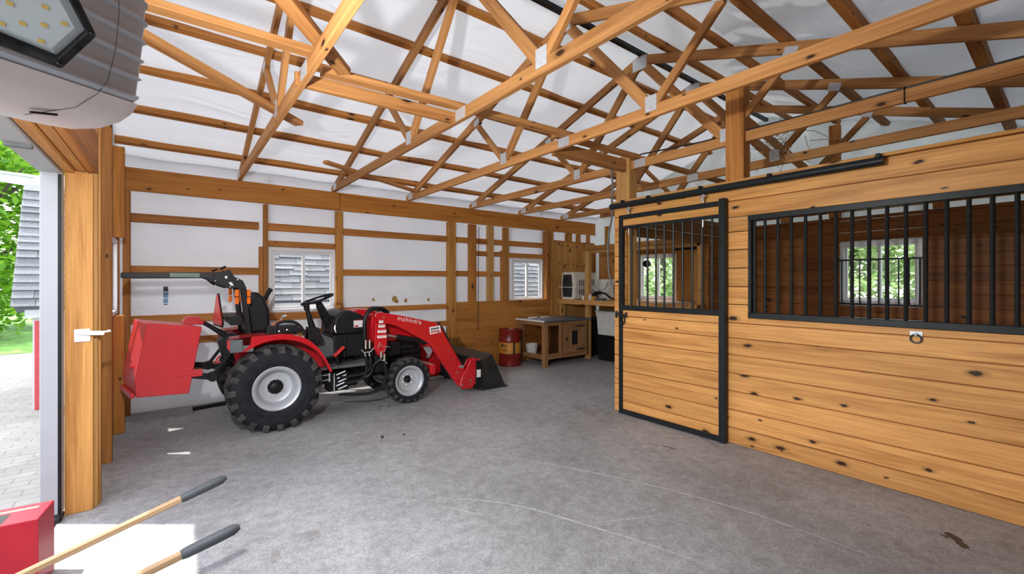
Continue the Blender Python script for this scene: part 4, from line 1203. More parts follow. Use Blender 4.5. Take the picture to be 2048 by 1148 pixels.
# seat and console
b = MB().prism([(.585, .93), (.60, 1.20), (.635, 1.345), (.69, 1.35), (.745, 1.29), (.785, 1.19), (.80, 1.05), (.80, .93)], 'y', 5.13, my(5.13)); st = b.build('seat_back', 'vinyl', T, bev=.045, seg=3)
MB().prism([(.62, .80), (.60, .935), (1.03, .945), (1.06, .90), (1.05, .80)], 'y', 5.11, my(5.11)).build('seat_cushion', 'vinyl', T, bev=.04, seg=3)
b = MB()
for y in (5.22, 5.34, 5.46): b.tube([(.80, y, .98), (.795, y, 1.15), (.74, y, 1.30)], .012, 6)
b.build('seat_piping', 'vinyl', st, smooth=True)
MB().tube([(.79, my(5.12), 1.20), (.86, my(5.08), 1.34), (.885, my(5.08), 1.375)], [.018, .024, .026], 10).build('seat_handle', 'black', T, smooth=True)
b = MB().prism([(.72, .935), (.73, 1.01), (.98, 1.02), (1.05, .94)], 'y', 4.80, 5.0); cs = b.build('console', 'blackplastic', T, bev=.012, seg=2)
MB().tube([Vector(p) for p in spline([(.795, 4.80, .94), (.80, 4.80, 1.02), (.84, 4.80, 1.055), (.95, 4.80, 1.052), (1.02, 4.80, 1.00), (1.06, 4.80, .92)], 30)], .017, 10).build('grab_rail', 'blackplastic', T, smooth=True)
MB().lathe([(.010, -.003), (0, -.006)], (.83, 4.80, .965), 'y', 10).lathe([(.010, -.003), (0, -.006)], (.90, 4.80, .975), 'y', 10).build('console_bolts', 'chrome', cs)
MB().tube([(.80, 4.95, 1.02), (.86, 4.93, 1.06), (.91, 4.93, 1.05)], [.010, .012, .014], 8).build('control_lever', 'orange', T, smooth=True)
MB().tube([(.86, 5.08, 1.0), (.90, 5.0, 1.10), (.93, 4.99, 1.105)], .010, 8).build('seat_belt_stalk', 'steel', T, smooth=True)
# platform
pf = MB().prism([(1.22, .50), (1.22, .525), (1.70, .535), (1.78, .56), (1.78, .50)], 'y', 4.94, my(4.94)).build('platform', 'mat', T, bev=.01)
b = MB().beam((1.42, 4.97, .66), (1.50, 4.97, .735), .07, .02); b.beam((1.40, 4.99, .635), (1.47, 4.99, .70), .07, .02)
b.build('brake_pedal', 'redlens', T, bev=.004)
b = MB().tube([(1.46, 5.0, .69), (1.52, 5.03, .60), (1.53, 5.06, .80)], .014, 8); b.tube([(1.42, 4.97, .64), (1.44, 4.98, .56)], .02, 8); b.build('pedal_arm', 'black', T, smooth=True)
MB().prism([(1.30, .60), (1.24, .72), (1.22, .84), (1.34, .86), (1.46, .80), (1.46, .62)], 'y', 5.10, my(5.10)).build('dash_support', 'grey', T, bev=.015)
# roll bar: two posts, crossbar, hinge plates, hoop folded back over the box
for yy in (5.03, my(5.03)):
    MB().beam((.60, yy, .90), (.548, yy, 1.39), .055, .050, up=(1, 0, 0)).build('roll_bar_post', 'black', T, bev=.006)
    hp = MB().prism([(.30, 1.485), (.315, 1.545), (.40, 1.555), (.435, 1.575), (.475, 1.50), (.545, 1.465), (.575, 1.39), (.53, 1.37), (.50, 1.395), (.44, 1.385), (.375, 1.41)], 'y', yy - .04, yy + .04).build('hinge_plate', 'black', T, bev=.004)
    for x, z, r in ((.41, 1.495, .014), (.50, 1.475, .007), (.32, 1.465, .006), (.44, 1.405, .006)):
        MB().lathe([(r, 0), (r, -.006), (0, -.008)], (x, yy - .04, z), 'y', 12).build('bolt', 'chrome', hp)
    MB().prism([(.425, 1.45), (.45, 1.45), (.468, 1.415), (.44, 1.42)], 'y', yy - .044, yy - .039).build('small_decal', 'sticker', hp)
    MB().prism([(-.33, 1.485), (-.35, 1.50), (-.35, 1.522), (-.33, 1.533), (.33, 1.545), (.38, 1.50), (.40, 1.44), (.345, 1.415), (.28, 1.475), (.24, 1.492)], 'y', yy - .022, yy + .022).build('roll_bar_leg', 'black', T, bev=.004)
MB().box(-.355, -.30, 5.03, my(5.03), 1.485, 1.533).build('roll_bar_top', 'black', T, bev=.006)
MB().box(.44, .54, 4.99, my(4.99), 1.03, 1.115).build('roll_bar_crossbar', 'black', T, bev=.006)
tgp = MB().box(-.02, .20, 5.004, 5.008, 1.495, 1.534).build('green_decal', simple('faded_green_decal', (.05, .12, .06, 1), .4, noise=.2, scale=12), T)
b = MB().tube([(.36, 5.0, 1.575), (.40, 4.98, 1.60)], .010, 8); b.tube([(.30, 5.05, 1.555), (.335, 5.02, 1.575)], .009, 8); b.build('hinge_pin', 'black', T, smooth=True)
for yy in (5.03, my(5.03)):
    for x0 in (.478, .578):
        for z0 in (1.235, 1.31):
            MB().box(x0, x0 + .032, yy - .045, yy + .01, z0, z0 + .068).build('amber_light', 'orange', T, bev=.005)
b = MB().prism([(YC - .18, 1.02), (YC + .18, 1.02), (YC + .20, 1.05), (YC + .025, 1.32), (YC - .025, 1.32), (YC - .20, 1.05)], 'x', .355, .36)
tx_ = Matrix.Translation((.36, YC, 0)) @ Matrix.Rotation(math.radians(7), 4, 'Z') @ Matrix.Translation((-.36, -YC, 0))
smv = b.build('warning_triangle', 'redlens', T, xf=tx_)
MB().prism([(YC - .19, 1.0), (YC + .19, 1.0), (YC + .215, 1.045), (YC + .03, 1.335), (YC - .03, 1.335), (YC - .215, 1.045)], 'x', .361, .372).build('backing_plate', 'black', smv, xf=tx_)
MB().beam((.37, YC, 1.10), (.46, YC, 1.07), .05, .02).build('triangle_bracket', 'black', T)
# three point hitch
for yy in (4.99, my(4.99)):
    b = MB().beam((.10, yy, .60), (.46, yy, .52), .03, .055); b.lathe([(.035, -.03), (.035, .03)], (.11, yy, .598), 'y', 14); b.lathe([(.045, -.035), (.045, .035)], (.30, yy, .56), 'y', 14)
    b.beam((.30, yy, .57), (.46, yy, .80), .025, .03)
    b.build('lower_link', 'black', T, bev=.004)
b = MB().tube([(.235, YC, 1.05), (.30, YC, 1.005), (.48, YC, .86)], [.020, .022, .030], 10); b.tube([(.27, YC - .06, 1.02), (.30, YC + .06, 1.01)], .010, 6)
b.prism([(.40, .68), (.36, .86), (.44, .93), (.58, .90), (.60, .60)], 'y', YC - .15, YC + .15)
b.build('top_link', 'black', T, bev=.004)
b = MB().tube([Vector(p) for p in spline([(.36, 5.05, .74), (.33, 5.03, .70), (.37, 5.02, .68), (.42, 5.04, .72)], 20)], .008, 8); b.build('hydraulic_hose', 'stickerred', T, smooth=True)
# loader
boomp = [(1.795, 1.06), (1.81, 1.098), (1.875, 1.106), (2.10, 1.062), (2.55, .955), (2.62, .915), (2.665, .855), (2.70, .78), (3.125, .095), (3.11, .055), (2.97, .062), (2.915, .10), (2.83, .20), (2.495, .678), (2.40, .745), (2.30, .80), (2.20, .865), (2.05, .945), (1.90, .985)]
for yy in (4.865, my(4.865)):
    near = yy < YC
    boom = MB().prism(boomp, 'y', yy - .032, yy + .032).build('loader_arm', 'red', T, bev=.008, seg=2)
    lp = MB().prism([(1.785, .97), (1.79, 1.075), (1.865, 1.10), (1.935, 1.02), (1.95, .74), (1.92, .61), (1.865, .585), (1.835, .64), (1.80, .80)], 'y', yy - .008 + (.04 if near else -.04), yy + .012 + (.04 if near else -.04))
    lpo = lp.build('loader_post', 'red', T, bev=.006)
    s = -1 if near else 1
    b = MB().prism([(1.80, .70), (1.80, .98), (1.93, .98), (1.945, .74), (1.91, .62), (1.86, .60)], 'y', yy - .035, yy + .02); b.build('loader_post', 'red', T, bev=.006)
    b = MB().box(1.82, 1.96, min(yy, my(yy)) if near else YC + .2, yy + .1 if near else yy, .42, .62); b.build('loader_mount', 'black', T, bev=.008)
    b = MB().tube([(1.965, yy, .835), (2.22, yy, .775)], .013, 10); b.build('lift_rod', 'chrome', T, smooth=True)
    b = MB().tube([(2.07, yy, .81), (2.47, yy, .715)], .030, 14); b.build('lift_cylinder', 'black', T, smooth=True)
    b = MB().tube([(2.60, yy + .01, .93), (2.66, yy + .01, .86), (2.84, yy + .01, .52)], .034, 14); b.build('bucket_cylinder', 'black', T, smooth=True)
    b = MB().tube([(2.82, yy + .01, .55), (2.93, yy + .01, .37)], .014, 10); b.tube([(2.90, yy - .03, .37), (2.96, yy - .03, .355)], .02, 8); b.build('bucket_rod', 'chrome', T, smooth=True)
    br = MB().prism([(2.90, .115), (2.93, .235), (3.02, .36), (3.06, .435), (3.11, .452), (3.215, .432), (3.215, .36), (3.14, .25), (3.14, .12), (3.08, .075), (2.99, .075)], 'y', yy - .052, yy - .034).prism([(2.90, .115), (2.93, .235), (3.02, .36), (3.06, .435), (3.11, .452), (3.215, .432), (3.215, .36), (3.14, .25), (3.14, .12), (3.08, .075), (2.99, .075)], 'y', yy + .034, yy + .05).build('bucket_bracket', 'red', T, bev=.006)
    b = MB()
    for x, z, r in ((1.90, 1.05, .012), (2.60, .83, .010), (2.74, .60, .008), (2.80, .47, .008), (2.93, .13, .013), (3.06, .18, .016), (3.06, .13, .010), (2.87, .30, .013), (2.95, .22, .008)):
        b.lathe([(r, 0), (r, s * .008), (0, s * .010)], (x, yy + s * (.034 if x < 2.9 else .054), z), 'y', 12)
    b.build('pivot_pins', 'chrome', boom)
    if near:
        cu = bpy.data.curves.new('lettering', 'FONT'); cu.body = 'mahindra'; cu.size = .078; cu.extrude = .001; cu.align_x = 'CENTER'; cu.align_y = 'CENTER'; cu.space_character = 1.08
        tmp = bpy.data.objects.new('tmp', cu); COL.objects.link(tmp); bpy.context.view_layer.update()
        lme = bpy.data.meshes.new_from_object(tmp.evaluated_get(bpy.context.evaluated_depsgraph_get())); bpy.data.objects.remove(tmp)
        lme.materials.clear(); lme.materials.append(M['letter'])
        to = bpy.data.objects.new('lettering', lme); COL.objects.link(to)
        to.parent = boom
        to.matrix_local = Matrix.Translation(Vector((2.22, yy - .0335, .998)) - wloc(boom)) @ Matrix.Rotation(math.radians(13.0), 4, 'Y') @ Matrix.Rotation(PI / 2, 4, 'X')
        xf = Matrix.Translation((2.555, yy - .033, .862)) @ Matrix.Rotation(math.radians(-6), 4, 'Y')
        MB().box(-.075, .075, -.003, .0, -.045, .045).build('dealer_sticker', 'sticker', boom, xf=xf)
        b = MB()
        for x0, x1 in ((-.055, -.035), (-.03, -.012), (-.008, .008), (.012, .024), (.028, .05)): b.box(x0, x1, -.0045, -.003, .006, .026)
        b.build('black_print', 'ink', boom, xf=xf)
        b = MB()
        for x0, x1 in ((-.06, -.044), (-.04, -.026), (-.022, -.006), (-.002, .014), (.018, .034), (.038, .056)): b.box(x0, x1, -.0045, -.003, -.03, -.008)
        b.build('red_print', 'stickerred', boom, xf=xf)
        for z, x0, x1 in ((1.005, 1.845, 1.895), (.955, 1.84, 1.915), (.895, 1.83, 1.93), (.835, 1.825, 1.935)):
            st2 = MB().box(x0, x1, yy - .0375, yy - .034, z - .02, z + .017).build('warning_label', 'sticker', lpo)
            b = MB().box(x0 + .008, x1 - .008, yy - .039, yy - .0375, z + .002, z + .009); b.box(x0, x1, yy - .039, yy - .0375, z + .013, z + .017)
            b.build('red_print', 'stickerred', lpo)
        b = MB().tube([(1.86, yy - .038, .77), (1.835, yy - .038, .70)], .006, 6); b.tube([(1.86, yy - .038, .74), (1.93, yy - .04, .70), (1.91, yy - .04, .66), (1.86, yy - .04, .665)], .004, 6); b.tube([(1.92, yy - .04, .715), (1.97, yy - .04, .705)], .004, 6)
        b.build('lock_pin', 'chrome', lpo, smooth=True)
MB().tube([(2.48, 4.865, .70), (2.48, my(4.865), .70)], .040, 16).build('cross_tube', 'red', T, smooth=True)
MB().box(2.52, 2.60, 4.89, my(4.89), .30, .42).build('front_bumper', 'red', T, bev=.01)
bk = MB()
prof = [(3.655, .004), (3.26, .004), (3.222, .05), (3.205, .16), (3.215, .30), (3.25, .41), (3.42, .480)]
inner = [(x + .012, z + .010) for x, z in prof[::-1]]; inner[-1] = (3.64, .016); inner[0] = (3.424, .468)
bk.prism(prof + inner, 'y', 4.852, 5.865)
bucket = bk.build('bucket', 'bucket', T, bev=.002)
for y in (4.840, 5.863):
    MB().prism([(3.655, .004), (3.26, .004), (3.222, .05), (3.205, .16), (3.215, .30), (3.25, .41), (3.42, .480)], 'y', y, y + .014).build('side_plate', 'bucket', bucket, bev=.002)
MB().box(3.60, 3.69, 4.835, 5.885, 0, .016).build('cutting_edge', 'bucket', bucket, bev=.002)
b = MB()
for yy in (4.865, my(4.865)): b.box(3.14, 3.225, yy - .06, yy + .06, .06, .42)
b.tube([(3.20, 4.9, .415), (3.20, my(4.9), .415)], .03, 10)
b.build('quick_hitch', 'black', bucket, bev=.004)
MB().box(3.15, 3.21, 4.80, 4.806, .20, .30).build('bucket_label', 'sticker', bucket)
# hoses and couplers by the loader post
for k in range(4):
    y = 4.90 + k * .028
    MB().tube([Vector(p) for p in spline([(1.715 + .012 * k, y, .72), (1.705 + .012 * k, y, .98), (1.735 + .01 * k, y, 1.09), (1.82, y, 1.145), (1.92, y, 1.14), (1.99, y + .01, 1.09)], 30)], .021, 8).build('hydraulic_hose', 'black', T, smooth=True)
b = MB()
for k in range(2):
    b.tube([(1.712 + .045 * k, 4.878, .80), (1.712 + .045 * k, 4.878, .70)], .015, 10); b.tube([(1.70 + .05 * k, 4.878, .66), (1.71 + .045 * k, 4.878, .615)], .010, 8)
    b.tube([(1.865 + .038 * k, 4.815, .665 - .03 * k), (1.865 + .038 * k, 4.815, .59 - .03 * k)], .014, 10)
b.tube([(1.66, 4.87, .70), (1.69, 4.865, .665), (1.76, 4.865, .665), (1.80, 4.87, .70)], .011, 8); b.tube([(1.84, 4.81, .58), (1.90, 4.81, .555), (1.93, 4.815, .52)], .009, 8)
b.build('hose_couplers', 'chrome', T, smooth=True)
for ctrl in ([(1.715, 4.88, .62), (1.72, 4.88, .45), (1.66, 4.9, .36), (1.50, 4.95, .34)], [(1.765, 4.88, .62), (1.76, 4.88, .48), (1.68, 4.90, .42), (1.45, 4.95, .40)],
             [(1.87, 4.815, .58), (1.80, 4.85, .52), (1.75, 4.88, .40), (1.55, 4.95, .32)], [(1.905, 4.815, .55), (1.92, 4.82, .36), (1.86, 4.84, .24), (1.72, 4.90, .19), (1.45, 5.0, .21)],
             [(1.72, 5.0, .50), (1.85, 4.98, .44), (1.95, 5.05, .36)]):
    MB().tube([Vector(p) for p in spline(ctrl, 24)], .0165, 8).build('hydraulic_hose', 'black', T, smooth=True)
b = MB()
for k, (x, z) in enumerate(((1.42, .43), (1.43, .39), (1.44, .35), (1.42, .31), (1.44, .27))): b.tube([(x, 4.97, z), (x + .09, 4.95, z + .035)], .0075, 8)
b.tube([(1.40, 4.98, .45), (1.40, 4.98, .24)], .007, 6); b.tube([(1.41, 4.96, .235), (1.62, 4.95, .225)], .007, 6)
b.tube([(1.22, 4.97, .44), (1.34, 4.97, .445)], .006, 6); b.tube([(1.22, 4.97, .385), (1.34, 4.97, .39)], .006, 6); b.tube([(1.345, 4.96, .46), (1.345, 4.96, .37)], .008, 6)
b.build('valve_fittings', 'steel', T, smooth=True)
b = MB().box(1.14, 1.40, 4.99, 5.10, .34, .47); b.box(1.34, 1.56, 4.98, 5.15, .25, .46); b.box(1.52, 1.66, 5.0, 5.15, .28, .42)
b.build('valve_block', 'black', T, bev=.01)

# ballast box on the hitch
bx_ = empty('ballast_box', (-.05, 5.2, .43), 'red steel ballast box hanging on the back of the tractor', 'box')
yaw = Matrix.Translation((.118, 4.95, 0)) @ Matrix.Rotation(math.radians(11), 4, 'Z') @ Matrix.Translation((-.118, -4.95, 0))
MB().prism([(-.178, 1.098), (.219, 1.035), (.118, .435), (-.25, .468), (-.262, .60)], 'y', 4.95, 5.56).build('body', 'boxred', bx_, bev=.006, xf=yaw)
MB().box(.0, .20, 4.94, 4.952, .600, .635).box(.13, .215, 4.93, 4.965, .585, .645).build('hitch_tab', 'boxred', bx_, xf=yaw)
MB().prism([(.07, 1.06), (.09, 1.10), (.14, 1.115), (.20, 1.105), (.245, 1.06), (.24, 1.03), (.10, 1.045)], 'y', 5.24, 5.28).prism([(.07, 1.06), (.09, 1.10), (.14, 1.115), (.20, 1.105), (.245, 1.06), (.24, 1.03), (.10, 1.045)], 'y', 5.38, 5.42).build('top_bracket', 'red', bx_, bev=.004)
MB().box(-.285, -.255, 5.0, 5.5, .455, .50).box(-.275, -.25, 5.1, 5.16, .70, .73).build('rear_latch', 'boxred', bx_, bev=.004, xf=yaw)

# ================================================================== DOOR OPENER AT THE TOP LEFT
op = empty('door_opener', (-.15, 1.25, 1.85), 'grey ribbed door opener with hexagonal LED light panel hung by the doorway header', 'door opener')
OA = Vector((0.5388, 0.8294, 0.1478)); OR = Vector((0.8386, -0.5448, 0.0)); OU = Vector((-0.0805, -0.1240, 0.9890))
OP = Vector((-0.0783, 1.3783, 1.8662))
def opt(a, r, u): return OP + OA * a + OR * r + OU * u
sec = [(-.17, -.038), (-.14, -.042), (-.10, -.040), (-.05, -.026), (-.022, -.010), (-.004, .010)]
for k in range(6):
    u = .022 + k * .043
    base = .004 + .050 * min(1, (u + .0) / .22) ** .8
    sec += [(base + .004, u), (base + .004 - .010, u + .006), (base + .012 - .010, u + .040)]
sec += [(.052, .285), (.02, .300), (-.17, .30)]
b = MB()
st = [(-.34, 1.0, 0), (-.01, 1.0, 0), (.012, .985, -.004), (.028, .93, -.012)]
n = len(sec)
vs = []
for a, sc_k, dr_ in st:
    for r, u in sec:
        vs.append(opt(a, -.15 + (r + .15) * sc_k, .13 + (u - .13) * sc_k))
b.add(vs, [(i * n + j, i * n + (j + 1) % n, (i + 1) * n + (j + 1) % n, (i + 1) * n + j) for i in range(len(st) - 1) for j in range(n)] + [tuple(range(n)), tuple((len(st) - 1) * n + j for j in range(n))])
body = b.build('housing', 'openergrey', op, bev=.0025, seg=2)
# pale lower skirt
sk = [(-.18, -.048), (-.15, -.052), (-.095, -.049), (-.045, -.033), (-.016, -.014), (.001, .008), (.006, .012), (-.003, .014), (-.03, .0), (-.10, -.036), (-.18, -.036)]
b = MB(); n = len(sk); vs = []
for a, sc_k in ((-.34, 1), (-.01, 1), (.016, .985), (.033, .93)):
    for r, u in sk: vs.append(opt(a, -.15 + (r + .15) * sc_k, .03 + (u - .03) * sc_k))
b.add(vs, [(i * n + j, i * n + (j + 1) % n, (i + 1) * n + (j + 1) % n, (i + 1) * n + j) for i in range(3) for j in range(n)] + [tuple(range(n)), tuple(3 * n + j for j in range(n))])
b.build('lower_skirt', 'openerlight', op, bev=.002, smooth=True)
b = MB().tube([opt(-.085, .064, .25), opt(-.085, .056, .17), opt(-.086, .042, .10), opt(-.088, .020, .035), opt(-.10, .004, .004), opt(-.115, -.030, -.028), opt(-.15, -.10, -.0525)], .0006, 5)
b.build('seam', 'ink', op)
b = MB().beam(opt(-.165, -.075, -.050), opt(-.125, -.060, -.046), .007, .004); b.build('screw_slot', 'ink', op)
# hexagonal light panel
HN = Vector((0.14308100925047443, -0.8140075154174126, -0.5629561169716844)).normalized()
HEX_O = [(-0.1054, 1.0462, 1.8810), (-0.1529, 1.0784, 1.8225), (-0.2233, 1.0588, 1.8330), (-0.2528, 1.0297, 1.8676), (-0.2055, 0.9934, 1.9320), (-0.1327, 1.0005, 1.9403)]
HEX_L = [(-0.1194, 1.0424, 1.8830), (-0.1566, 1.0668, 1.8383), (-0.2195, 1.0485, 1.8488), (-0.2413, 1.0257, 1.8762), (-0.2027, 0.9996, 1.9239), (-0.1426, 1.0062, 1.9296)]
def off(P, d): return [Vector(p) + HN * d for p in P]
b = MB()
HI = [Vector(l) * .85 + Vector(o) * .15 for l, o in zip(HEX_L, HEX_O)]
vs = off(HEX_O, -.016) + off(HEX_O, .010) + off(HI, .012) + off(HEX_L, -.002)
b.add(vs, [(i + 6 * k, (i + 1) % 6 + 6 * k, (i + 1) % 6 + 6 * (k + 1), i + 6 * (k + 1)) for k in range(3) for i in range(6)] + [tuple(range(6))])
fr = b.build('light_frame', 'framedark', op, bev=.002)
ctr = sum((Vector(p) for p in HEX_L), Vector()) / 6
b = MB(); R5 = [ctr + (Vector(p) - ctr) * .80 + HN * .006 for p in HEX_L]
b.add(off(HEX_L, 0) + R5, [(i, (i + 1) % 6, (i + 1) % 6 + 6, i + 6) for i in range(6)] + [tuple(range(6, 12))])
ln = b.build('lens', 'lens', fr)
for p in [(-0.1634, 1.0243, 1.8981), (-0.1670, 1.0397, 1.8749), (-0.1435, 1.0371, 1.8846), (-0.1728, 1.0540, 1.8528), (-0.1910, 1.0399, 1.8686), (-0.2138, 1.0411, 1.8610), (-0.2014, 1.0241, 1.8888)]:
    c_ = Vector(p) + HN * .0075; u1 = (Vector(HEX_L[0]) - ctr).normalized(); u2 = HN.cross(u1)
    MB().add([c_ - u1 * .004 - u2 * .003, c_ + u1 * .004 - u2 * .003, c_ + u1 * .004 + u2 * .003, c_ - u1 * .004 + u2 * .003], [(0, 1, 2, 3)]).build('led_chip', 'led', ln)
for l, o in zip(HEX_L, HEX_O):
    MB().lathe([(.0045, -.001), (.0045, .002), (0, .002)], Vector(o) * .6 + Vector(l) * .4 + HN * .011, 'z', 8).build('frame_screw', 'ink', fr)
MB().box(-.379, -.372, 1.05, 1.25, 2.16, 2.32).beam(opt(-.25, -.10, .29), (-.376, 1.15, 2.24), .03, .02).build('mounting_bracket', 'steel', op)

# ================================================================== WHEELBARROW AND CARTON IN THE DOORWAY
wb = empty('wheelbarrow', (-1.1, 1.95, 0), 'wheelbarrow outside the doorway with two ash handles and dark grips reaching in', 'wheelbarrow')
def wpt(s, p, z): return Vector((.185 - .985 * s + .10 * p * 0, 2.135 - .14 * s + p, z))
for p, q in ((.255, .22), (-.255, -.22)):
    a0, a1 = wpt(0, p, .55), wpt(1.55, q * .55, .24)
    hb_ = board('handle', a0 + (a1 - a0) * .0, a1, .022, .027, 'ash', wb, bev=.006)
    d_ = (a1 - a0).normalized()
    g = MB().tube([a0 - d_ * .01, a0 + d_ * .01, a0 + d_ * .06, a0 + d_ * .15, a0 + d_ * .165], [.010, .019, .020, .019, .016], 12).build('grip', 'grip', wb, smooth=True)
b = MB()
rim_ = [(.80, .30), (.80, -.30), (1.50, -.26), (1.50, .26)]; bot = [(.98, .19), (.98, -.19), (1.34, -.16), (1.34, .16)]
vs = [wpt(s, p, .64) for s, p in rim_] + [wpt(s, p, .33) for s, p in bot] + [wpt(s + (.012 if s < 1 else -.012), p * .96, .64) for s, p in rim_] + [wpt(s + (.012 if s < 1 else -.012), p * .96, .345) for s, p in bot]
fs = []
for i in range(4):
    j = (i + 1) % 4
    fs += [(i, j, 4 + j, 4 + i), (8 + j, 8 + i, 12 + i, 12 + j), (i, 8 + i, 8 + j, j)]
fs += [(4, 5, 6, 7), (15, 14, 13, 12)]
b.add(vs, fs)
b.build('tub', 'barrow', wb, bev=.006)
c_ = wpt(1.52, 0, .19)
MB().lathe([(.10, -.03), (.15, -.045), (.185, -.03), (.19, 0), (.185, .03), (.15, .045), (.10, .03)], c_, 'y', 32, closed=True).build('wheel', 'rubber', wb, smooth=True)
MB().lathe([(.10, -.02), (.03, -.03), (.03, .03), (.10, .02)], c_, 'y', 20, closed=True).build('wheel_hub', 'steel', wb, smooth=True)
for p in (.20, -.20):
    MB().tube([wpt(.92, p, .40), wpt(.86, p, .02), wpt(.98, p, .015), wpt(1.20, p, .36)], .012, 8).build('leg', 'steel', wb, smooth=True)

ct = empty('carton', (-.7, 3.0, 0), 'red carton with a dark tripod picture standing beside the white door trim', 'carton')
cx_ = Matrix.Translation((-.493, 2.957, 0)) @ Matrix.Rotation(math.radians(-6), 4, 'Z')
MB().box(-.36, 0, 0, .205, -.03, .35).build('body', 'cardred', ct, bev=.003, xf=cx_)
MB().box(-.36, -.125, .02, .125, .350, .351).build('picture_panel', 'ink', ct, xf=cx_)
b = MB(); b.box(-.178, -.166, .05, .105, .351, .352); b.box(-.183, -.161, .095, .115, .351, .352)
b.beam((-.172, .06, .3515), (-.20, .03, .3515), .006, .001); b.beam((-.172, .06, .3515), (-.146, .03, .3515), .006, .001); b.box(-.176, -.168, .028, .055, .351, .352)
b.build('tripod_picture', 'tan', ct, xf=cx_)
MB().box(-.36, -.04, .140, .165, .350, .351).build('stripe', 'cardpink', ct, xf=cx_)

# ================================================================== OUTSIDE
structure(MB().box(-40, 40, -40, 40, -0.25, -0.121).box(-14, -.55, -14, 13.4, -.121, -.03).build('ground', 'pavers'))
gr = MB()
gr.box(-40, 40, 13.4, 45, -.122, -.022); gr.box(-40, -14, -30, 13.4, -.122, -.022); gr.box(XE + 1.4, 40, -30, 13.4, -.122, -.022)
tag(gr.build('lawn', 'grass'), 'green lawn beyond the pavers', 'grass', None, 'stuff')
# shed with shingled gambrel roof beside the barn
sh = empty('shed', (3.0, 8.3, -.03), 'white shed with steep grey shingled roof and red trim outside the left wall', 'shed')
MB().box(-1.28, 8.5, 7.40, 9.4, -.03, 1.10).build('wall', 'shedwhite', sh)
MB().box(-1.26, -1.09, 7.37, 7.41, -.03, 1.0).build('door_trim', 'reddoor', sh)
MB().box(-1.33, 8.55, 7.33, 7.42, 1.04, 1.175).build('fascia', 'shedwhite', sh)
b = MB(); rr = random.Random(21)
RY0, RZ0, RY1, RZ1 = 7.24, 1.17, 7.80, 2.62
nr = 16
sl = Vector((0, RY1 - RY0, RZ1 - RZ0)); nn = Vector((0, -(RZ1 - RZ0), RY1 - RY0)).normalized()
for i in range(nr):
    f0, f1 = i / nr, (i + 1.25) / nr
    x = -1.42
    while x < 8.6:
        wd = rr.uniform(.16, .34)
        drop = rr.choice((0, 0, 0, .016, .024)) if i > 2 else 0
        lo = Vector((0, RY0, RZ0)) + sl * (f0 + drop / 1.5) + nn * (.026 + rr.uniform(-.003, .004)); hi = Vector((0, RY0, RZ0)) + sl * min(f1, 1.05) + nn * .004
        lo2 = lo - nn * .018
        flare = 0
        b.add([(x, lo.y, lo.z), (x + wd, lo.y, lo.z), (x + wd, hi.y, hi.z), (x, hi.y, hi.z), (x, lo2.y, lo2.z), (x + wd, lo2.y, lo2.z)], [(0, 1, 2, 3), (4, 5, 1, 0), (0, 3, 4), (1, 5, 2)])
        x += wd + .004
b.build('roof_shingles', 'shingle', sh)
MB().prism([(RY0 + .01, RZ0), (RY1, RZ1), (9.0, 3.0), (9.5, 2.6), (9.5, 1.1), (7.4, 1.1)], 'x', -1.40, 8.55).build('roof_deck', 'slate', sh)
# roof edge of a further building among the trees
fb = empty('porch_roof', (-2.9, 13.2, 0), 'white roof edge of another building among the trees', 'roof')
MB().beam((-4.10, 15.8, 4.04), (-1.66, 10.7, 3.12), .30, .17).build('fascia', 'shedwhite', fb)
MB().beam((-4.10, 15.9, 4.15), (-1.66, 10.8, 3.23), .5, .04).build('roof_edge', 'metalroof', fb)
for x, y in ((-4.0, 15.7), (-1.35, 10.2)): MB().box(x - .08, x + .08, y - .08, y + .08, -.03, 3.05 if x > -2 else 3.95).build('post', 'shedwhite', fb)

def tree(loc, h, r, n, mat, label, seed, group, leaf=.16, squash=.8, over=None):
    rr = random.Random(seed)
    t = empty('leafy_tree', loc, label, 'tree', group)
    x, y, z = loc
    b = MB().tube([(x, y, z - .1), (x + .1, y, z + h * .35), (x - .05, y + .1, z + h * .7)], [.20, .14, .07], 9)
    for k in range(7):
        a = rr.uniform(0, 6.28); zz = z + h * rr.uniform(.3, .6)
        b.tube([(x, y, zz), (x + math.cos(a) * r * .5, y + math.sin(a) * r * .5, zz + h * .18), (x + math.cos(a) * r * .85, y + math.sin(a) * r * .85, zz + h * .26)], [.06, .04, .015], 6)
    b.build('trunk', 'bark', t, smooth=True)
    b = MB()
    cl = [(x + rr.gauss(0, r * .45), y + rr.gauss(0, r * .45), z + h * rr.uniform(.12, .95), r * rr.uniform(.25, .5)) for _ in range(26)]
    if over: cl = [(over[0] + rr.gauss(0, 1.3), over[1] + rr.gauss(0, .9), rr.uniform(over[2], over[2] + 2), r * rr.uniform(.25, .45)) for _ in range(26)]
    for k in range(n):
        c = rr.choice(cl)
        v = Vector((rr.gauss(0, 1), rr.gauss(0, 1), rr.gauss(0, 1))).normalized() * c[3] * rr.uniform(.55, 1.05)
        p = Vector((c[0] + v.x, c[1] + v.y, max(z + .1, c[2] + v.z * squash)))
        d1 = Vector((rr.gauss(0, 1), rr.gauss(0, 1), rr.gauss(0, .5))).normalized(); d2 = d1.cross(Vector((rr.gauss(0, .6), rr.gauss(0, .6), 1))).normalized()
        s_ = leaf * rr.uniform(.6, 1.3)
        b.add([p - d1 * s_, p - d2 * s_ * .45, p + d1 * s_, p + d2 * s_ * .45], [(0, 1, 2, 3)])
    b.build('foliage', mat, t)
    return t
tree((-3.9, 17.0, -.03), 6.0, 2.6, 9000, 'leaf', 'bright green tree beyond the shed gable, seen through the doorway', 1, 'trees outside the doorway', .12)
